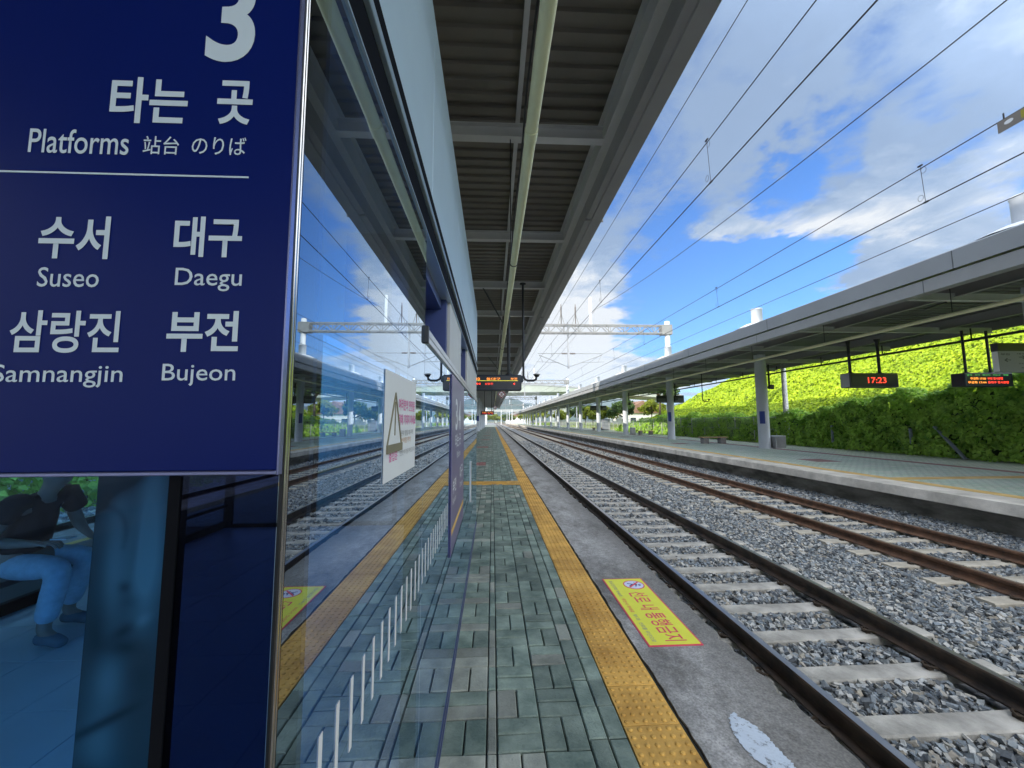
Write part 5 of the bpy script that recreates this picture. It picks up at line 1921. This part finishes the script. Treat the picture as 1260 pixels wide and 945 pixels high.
V, F = join([hill_leaves(52000, 4, 26, 18.7, 38, 0.19), hill_leaves(44000, 26, 52, 18.7, 40, 0.24), hill_leaves(22000, 52, 100, 19, 40, 0.36), hill_leaves(9000, -14, 4, 19, 36, 0.26)])
tag(np_mesh('kudzu_cover', V, F, m_kudzu), 'yellow green creeper covering the whole slope behind the far platform', 'creeper', kind='stuff')

# the creeper-grown fence that reads as a thick hedge


def hedge_top(y):
    y = np.asarray(y, float)
    t = np.clip((24 - y) / 12, 0, 1)
    return (1.75 + 1.15 * t * t * (3 - 2 * t) + 0.14 * np.sin(y * 1.1) + 0.10 * np.sin(y * 2.7 + 1)) * np.clip((58 - y) / 16, 0.12, 1) ** 0.6


hd = thing('hedge', 'dense dark green leafy hedge along the rear edge of the far platform', 'hedge', (18.3, 24, PZ))
ya = np.arange(3, 57, 0.5)
vs2, fs2 = [], []
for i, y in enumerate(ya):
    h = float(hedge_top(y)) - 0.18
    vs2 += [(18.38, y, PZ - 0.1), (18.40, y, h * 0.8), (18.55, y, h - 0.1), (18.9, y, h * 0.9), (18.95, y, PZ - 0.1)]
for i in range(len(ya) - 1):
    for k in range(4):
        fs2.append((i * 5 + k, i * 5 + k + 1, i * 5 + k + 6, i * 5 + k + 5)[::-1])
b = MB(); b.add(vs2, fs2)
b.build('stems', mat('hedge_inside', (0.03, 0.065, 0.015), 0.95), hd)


def hedge_leaves(n, y0, y1, size):
    y = RNG.uniform(y0, y1, n)
    h = hedge_top(y)
    u = RNG.random(n)
    front = u < 0.72
    z = np.where(front, RNG.uniform(0.0, 1.0, n) * h, h - 0.1 * RNG.random(n))
    lump = 0.16 * np.sin(y * 2.1 + z * 1.7) + 0.12 * np.sin(y * 5.3 - z * 4.1) + 0.08 * np.sin(z * 7 + y)
    x = np.where(front, 18.0 - 0.10 - 0.22 * RNG.random(n) ** 1.5 - lump * 0.8 + 0.25 * (z / h) ** 4, 18.0 + RNG.uniform(-0.15, 0.9, n))
    low = (z < 0.35) & front
    x = np.where(low, x - 0.25 * RNG.random(n), x)
    z = z + np.where(front, 0, lump * 0.8 + 0.15 * RNG.random(n) ** 2)
    Nn = np.where(front[:, None], np.array([[-1.0, -0.25, 0.55]]), np.array([[-0.4, -0.2, 1.0]]))
    return leaves(np.stack([x, y, z + PZ], 1), Nn, size, 0.42)


V, F = join([hedge_leaves(17000, 9, 22, 0.165), hedge_leaves(11000, 22, 36, 0.17), hedge_leaves(5000, 36, 56, 0.22), hedge_leaves(2500, 3, 9, 0.18)])
tag(np_mesh('foliage', V - np.array(org(hd)), F, m_hedge, parent=hd))
# weathered stays leaning in the hedge
m_stay = mat('weathered_post', (0.30, 0.34, 0.40), 0.7, 0.1, 0.15, 6)
for p, q, lab in (((17.62, 15.9, PZ), (17.72, 16.0, 1.15), 'upright grey fence post showing through the hedge'),
                  ((17.45, 13.9, PZ), (17.75, 15.1, 1.25), 'leaning grey stay propped against the hedge'),
                  ((17.72, 19.9, PZ), (17.74, 19.9, 1.25), 'thin grey post half hidden in the hedge near the white pole')):
    b = MB(); b.bar(p, q, 0.10, 0.06)
    tag(b.build('fence_post', m_stay), lab, 'fence post')

# wire fence farther along
fe = thing('wire_fence', 'thin grey wire fence along the rear edge of the far platform', 'fence', (17.75, 60, PZ))
m_fence = mat('fence_grey', (0.50, 0.52, 0.52), 0.5, 0.3)
first = None
for i in range(45):
    y0 = 24 + 2.1 * i
    if first is None:
        b = MB(); b.tube([(17.75, y0, PZ), (17.75, y0, PZ + 1.7)], 0.028, 8); first = b.build('post', m_fence, fe)
    else:
        c = first.copy(); COL.objects.link(c); c.location.y = 2.1 * i
b = MB()
for z in (0.12, 0.9, 1.66):
    b.tube([(17.75, 24, PZ + z), (17.75, 116.4, PZ + z)], 0.016, 6)
for i in range(760):
    b.box(17.746, 17.754, 24 + 0.12 * i, 24.006 + 0.12 * i, PZ + 0.12, PZ + 1.66)
b.build('wire_panel', m_fence, fe)


# trees
m_bark = mat('bark', (0.10, 0.075, 0.05), 0.9, 0, 0.3, 6, bump=0.5, bscale=20)
m_leaf_a = leaf_mat('tree_leaf_dark', (0.03, 0.07, 0.015), (0.12, 0.20, 0.04), 0.3, 0.5)
m_leaf_b = leaf_mat('tree_leaf_light', (0.12, 0.17, 0.015), (0.34, 0.38, 0.03), 0.3, 0.5)


def tree(seed, hgt, rad, m):
    r = np.random.default_rng(seed)
    t = thing('tree', None, 'tree')
    b = MB()
    b.tube([(0, 0, 0), (0.05 * hgt * 0.3, 0, hgt * 0.3), (0.02, 0.03 * hgt, hgt * 0.62), (0, 0, hgt * 0.85)], [0.05 * hgt * 0.6, 0.035 * hgt * 0.6, 0.02 * hgt * 0.6, 0.01], 8)
    cl = []
    for i in range(14):
        a = i * 2.4 + r.uniform(-0.3, 0.3)
        q = r.uniform(0.25, 1.0)
        zz = hgt * r.uniform(0.42, 0.92)
        w = rad * math.sin(max(0.12, min(1, (1.08 - zz / hgt) * 2)) * math.pi / 2)
        c = np.array([math.cos(a) * w * q, math.sin(a) * w * q, zz])
        cl.append((c, rad * r.uniform(0.26, 0.46)))
        b.tube([(0, 0.01 * hgt, zz * 0.7), tuple(c * 0.6 + np.array([0, 0, zz * 0.33])), tuple(c)], [0.012 * hgt, 0.008 * hgt, 0.003 * hgt], 5)
    b.build('trunk', m_bark, t)
    Ps, Ns = [], []
    for c, rr in cl:
        d = r.normal(0, 1, (150, 3)); d /= np.linalg.norm(d, axis=1, keepdims=True)
        q = rr * (0.55 + 0.5 * r.random((150, 1)))
        Ps.append(c + d * q * np.array([1, 1, 0.75])); Ns.append(d + np.array([0, 0, 0.5]))
    V, F = leaves(np.concatenate(Ps), np.concatenate(Ns), rad * 0.17, 0.5)
    np_mesh('crown', V, F, m, parent=t)
    return t


protos = [tree(1, 5.5, 2.2, m_leaf_a), tree(2, 4.2, 2.4, m_leaf_b), tree(3, 7.5, 2.8, m_leaf_a)]
spots = [(0, 23.5, 70, 1.0, 'round dark tree beyond the fence behind the sixth far column'), (1, 21.5, 76, 1.0, 'bright yellow green bush-like tree left of the round dark tree'),
         (1, 22.5, 88, 1.15, 'yellow green tree behind the seventh far column'), (0, 24, 101, 1.1, 'dark tree between distant far columns'), (1, 21, 120, 1.1, 'light tree near the far end of the fence'),
         (2, 25, 58, 0.85, 'tall tree at the foot of the slope where the creeper ends'), (1, 27, 66, 0.9, 'light tree at the lower end of the slope'),
         (1, 19, 205, 1.5, 'pale tree just past the end of the far canopy'), (0, 12, 330, 1.7, 'dark tree at the end of the tracks'), (1, 2, 350, 2.0, 'light green tree closing the view at the end of the line'),
         (1, 9, 345, 1.8, 'light tree straight beyond the tracks'), (1, 16, 360, 2.0, 'light tree right of the track end'), (1, 23, 300, 1.9, 'light tree beyond the end of the far platform'), (0, 27, 270, 1.7, 'dark tree beyond the far platform end'),
         (1, -5, 340, 2.0, 'light tree left of the track end'), (0, -13, 330, 1.9, 'dark tree left of the track end seen beside the column'), (1, -20, 300, 1.8, 'light tree far left beyond the waiting room'), (1, 32, 250, 1.8, 'light tree behind the distant far columns'),
         (1, 29, 170, 1.4, 'light tree behind the fence end'), (0, 30, 140, 1.3, 'dark tree at the fence end'), (1, 26, 150, 1.2, 'low light tree at the fence end')]


def shrub(seed):
    r = np.random.default_rng(seed)
    t = thing('shrub', None, 'shrub')
    b = MB()
    for i in range(9):
        a = i * 0.7
        b.tube([(0.1 * math.cos(a), 0.1 * math.sin(a), 0), (0.5 * math.cos(a), 0.5 * math.sin(a), 0.7), (0.8 * math.cos(a), 0.8 * math.sin(a), 1.3)], [0.03, 0.02, 0.008], 5)
    b.build('stems', m_bark, t)
    d = r.normal(0, 1, (1500, 3)); d[:, 2] = np.abs(d[:, 2]); d /= np.linalg.norm(d, axis=1, keepdims=True)
    q = 0.62 + 0.42 * r.random((1500, 1)) + 0.12 * np.sin(d[:, :1] * 7 + d[:, 1:2] * 5)
    V, F = leaves(d * q * np.array([1.5, 1.6, 2.1]), d, 0.2, 0.5)
    np_mesh('foliage', V, F, m_hedge, parent=t)
    return t


sh0 = None
for i, (x, y, lab) in enumerate(((-11.6, 3.5, 'leafy shrub across the left track, leftmost behind the seated person'), (-11.3, 6.2, 'leafy shrub across the left track, behind the head of the seated person'),
                                 (-11.8, 9.0, 'leafy shrub across the left track, right of the seated person'), (-11.4, 12.0, 'leafy shrub across the left track, next to the printed face panel'),
                                 (-11.7, 15.0, 'leafy shrub across the left track, seen past the printed face panel'), (-11.4, 18.2, 'leafy shrub farthest along the left track, seen through the navy glass'))):
    t = shrub(4) if sh0 is None else copy_tree(sh0)
    sh0 = sh0 or t
    t.location = (x, y, -0.7); t.rotation_euler.z = i * 1.3
    tag(t, lab, 'shrub', 'shrubs across the left track')
used = set()
left_spots = [(0, -13.5, 2.5, 0.62, 'dark bush across the left track, seen through the blue glass behind the person'), (0, -14, 6.5, 0.62, 'second dark bush across the left track behind the glass'),
              (1, -13.4, 10, 0.55, 'light bush across the left track behind the glass'), (0, -13.8, 14, 0.6, 'dark bush beyond the light one across the left track'), (0, -13.2, -1, 0.6, 'dark bush across the left track at the left of the room')]
for k, x, y, s, lab in spots + left_spots:
    t = protos[k]
    if k in used:
        t = copy_tree(t)
    used.add(k)
    t.location = (x, y, float(hill_h(x, y)) - 0.1 if x > 19 else -0.95)
    t.scale = (s, s, s)
    t.rotation_euler.z = (x * 1.7 + y) % 6.28
    tag(t, lab, 'tree', 'trees beyond the tracks')

# ================================================================== BUILDINGS AND DISTANCE
m_stucco = mat('pale_stucco', (0.76, 0.75, 0.72), 0.85, 0, 0.08, 0.5)
m_win = mat('dark_window', (0.03, 0.04, 0.055), 0.15)
sb = thing('shade_building', 'added pale building across the left track, stepped in height to shade the platforms and tracks', 'building', (-20, 20, -1))
b = MB(); b.box(-30, -15.5, -60, 4.5, -1, 17.2); b.box(-30, -15.5, 4.52, 24, -1, 13.2); b.build('main_block', m_stucco, sb)  # added shadow caster, block heights set by where the shade should end
b = MB(); b.box(-28, -15.5, 24.02, 100, -1, 8.4); b.build('low_block', m_stucco, sb)  # added lower block stops sun from reaching in under the near canopy
b = MB(); b.box(-30.3, -15.2, -60.3, 4.7, 17.2, 17.5); b.box(-30.3, -15.3, 4.71, 24.2, 13.2, 13.5); b.box(-28.3, -15.2, 24.21, 100.3, 8.4, 8.75); b.build('parapet', m_grey, sb)
wm = None
for fl in range(4):
    for i in range(18):
        y0 = -54 + 4.2 * i
        if y0 > 22 and fl > 1: continue
        if wm is None:
            b = MB(); b.box(-15.5 - 0.05, -15.5 + 0.03, y0, y0 + 2.4, 0.4, 2.0); wm = b.build('window', m_win, sb); y00 = y0
        else:
            c = wm.copy(); COL.objects.link(c); c.location.y = y0 - y00; c.location.z = 3.4 * fl

m_bridge = mat('bridge_concrete', (0.42, 0.46, 0.40), 0.8, 0, 0.08, 0.3)
br = thing('road_bridge', 'pale green grey road bridge crossing over the tracks beyond the first gantries', 'bridge', (0, 126, 0))
b = MB()
pr = [(-45, 9.4, 12.6), (0, 9.6, 12.9), (14, 9.8, 12.6), (24, 9.9, 11.9), (36, 9.2, 10.9), (60, 7.6, 9.2)]
for yy, h0 in ((122, 0), (130, 0)):
    pass
vs2, fs2 = [], []
for x, z0, z1 in pr:
    vs2 += [(x, 122, z0 + 0.7), (x, 122, z1), (x, 130, z1), (x, 130, z0 + 0.7), (x, 128.5, z0), (x, 123.5, z0)]
for i in range(len(pr) - 1):
    for k in range(6):
        fs2.append((i * 6 + k, i * 6 + (k + 1) % 6, i * 6 + 6 + (k + 1) % 6, i * 6 + 6 + k))
b.add(vs2, fs2); b.build('deck', m_bridge, br)
b = MB()
for i in range(len(pr) - 1):
    b.bar((pr[i][0], 121.9, pr[i][2] + 0.25), (pr[i + 1][0], 121.9, pr[i + 1][2] + 0.25), 0.12, 0.5)
b.build('railing', m_steel, br)
for x in (-14.5, 22.5):
    b = MB(); b.box(x - 0.8, x + 0.8, 123.5, 128.5, -1, 9.75); b.build('pier', m_bridge, br)
vd = thing('viaduct', 'thin pale viaduct running across the valley in the far distance', 'viaduct', (0, 520, -1))
b = MB(); b.box(-320, 330, 516, 526, 13.5, 16.5); b.build('deck', mat('viaduct_white', (0.42, 0.44, 0.42), 0.8), vd)
first = None
for i in range(17):
    if first is None:
        b = MB(); b.box(-300 - 1.6, -300 + 1.6, 518, 524, -1, 13.49); first = b.build('pier', m_bridge, vd)
    else:
        c = first.copy(); COL.objects.link(c); c.location.x = 38 * i

m_roof_t = mat('tile_roof', (0.26, 0.15, 0.10), 0.8, 0, 0.15, 1)
m_roof_b = mat('blue_roof', (0.10, 0.16, 0.30), 0.6, 0, 0.1, 1)
for x, y, w, d, h, mr, lab in ((34, 92, 9, 8, 4.2, m_roof_t, 'small house with orange tiled roof beyond the fence'), (47, 118, 10, 9, 4.5, m_roof_t, 'house with orange roof farther back among the trees'),
                               (62, 170, 16, 10, 6, m_roof_b, 'house with blue roof far behind the trees'), (-30, 210, 14, 10, 8, m_roof_b, 'blue roofed building left of the distant tracks'),
                               (24, 420, 20, 12, 7, m_roof_t, 'low brown roofed building at the end of the line'), (-14, 430, 12, 14, 12, m_roof_t, 'tall building with brown roof at the end of the line')):
    t = thing('house', lab, 'house', (x, y, -1), 'houses in the distance')
    b = MB(); b.box(x - w / 2, x + w / 2, y - d / 2, y + d / 2, -1, h - 1); b.build('wall', m_stucco, t)
    b = MB(); b.prism_y([(x - w / 2 - 0.5, h - 1), (x + w / 2 + 0.5, h - 1), (x, h + w * 0.2)], y - d / 2 - 0.5, y + d / 2 + 0.5); b.build('roof', mr, t)
    for j in (-1, 1):
        b = MB(); b.box(x + j * w * 0.25 - 0.6, x + j * w * 0.25 + 0.6, y - d / 2 - 0.04, y - d / 2 + 0.05, h * 0.45 - 1, h * 0.75 - 1); b.build('window', m_win, t)

# distant line masts
mp = None
k = 0
for x, y in ((10.6, 215), (-4.5, 215), (10.6, 250), (-4.5, 250), (10.6, 290), (-4.5, 290), (5.1, 235)):
    lab = ['distant white line mast right of the tracks, nearest', 'distant white line mast left of the tracks, nearest', 'distant white line mast right of the tracks, middle', 'distant white line mast left of the tracks, middle',
           'distant white line mast right of the tracks, farthest', 'distant white line mast left of the tracks, farthest', 'slim grey line mast standing between the distant tracks'][k]
    k += 1
    b = MB()
    b.lathe([(0.17, 0), (0.13, 9.0), (0, 9.02)], (x, y, -1), 10)
    s = -1 if x > 5.2 else 1
    b.bar((x, y, 6.8), (x + s * 3, y, 6.9), 0.07); b.bar((x, y, 5.6), (x + s * 2.8, y, 6.8), 0.06)
    tag(b.build('line_mast', m_white), lab, 'mast', 'distant line masts')

# mountains
m_mount = mat('forest_mountain', (0.016, 0.034, 0.018), 0.95, 0, 0.3, 0.01, (0.03, 0.055, 0.025), bump=1.0, bscale=0.04)


def ridge(y0, peaks, seed, depth):
    nx, ny = 140, 24
    xs = np.linspace(-2600, 2600, nx); ts = np.linspace(0, 1, ny)
    X, T = np.meshgrid(xs, ts)
    r = np.zeros_like(X)
    for c, w, h in peaks:
        r = np.maximum(r, h * np.exp(-((X - c) / w) ** 2))
    r += 12 + 14 * snoise(X * 0.02, T * 5, seed) + 6 * snoise(X * 0.06, T * 14, seed + 1)
    Z = -2 + np.maximum(r, 2) * np.sin(np.minimum(T, 0.75) / 0.75 * math.pi / 2)
    idx = np.arange(X.size).reshape(X.shape)
    F = np.stack([idx[:-1, :-1], idx[:-1, 1:], idx[1:, 1:], idx[1:, :-1]], -1).reshape(-1, 4)
    return np.stack([X, y0 + depth * T, Z], -1).reshape(-1, 3), F


V, F = join([ridge(1700, [(70, 150, 108), (-140, 200, 84), (380, 260, 84), (760, 260, 90), (-700, 300, 100), (1300, 400, 120), (-1500, 500, 130)], 5, 420),
             ridge(2500, [(-40, 300, 160), (260, 160, 125), (900, 420, 150), (-900, 500, 160), (1800, 500, 180)], 15, 500)])
tag(np_mesh('mountains', V, F, m_mount, True), kind='structure')

# the air of the valley
hz = MB(); hz.box(-2700, 2700, -200, 3100, -2.05, 260)
m_h = bpy.data.materials.new('valley_haze')
m_h.use_nodes = True
m_h.node_tree.nodes.clear()
o_ = N(m_h.node_tree, 'ShaderNodeOutputMaterial')
v_ = N(m_h.node_tree, 'ShaderNodeVolumePrincipled', inp={'Density': 0.00020})
v_.inputs['Color'].default_value = (0.66, 0.82, 1.0, 1)
m_h.node_tree.links.new(v_.outputs[0], o_.inputs['Volume'])
tag(hz.build('haze', m_h, recenter=False), kind='stuff', label='thin pale haze lying over the valley', cat='haze')
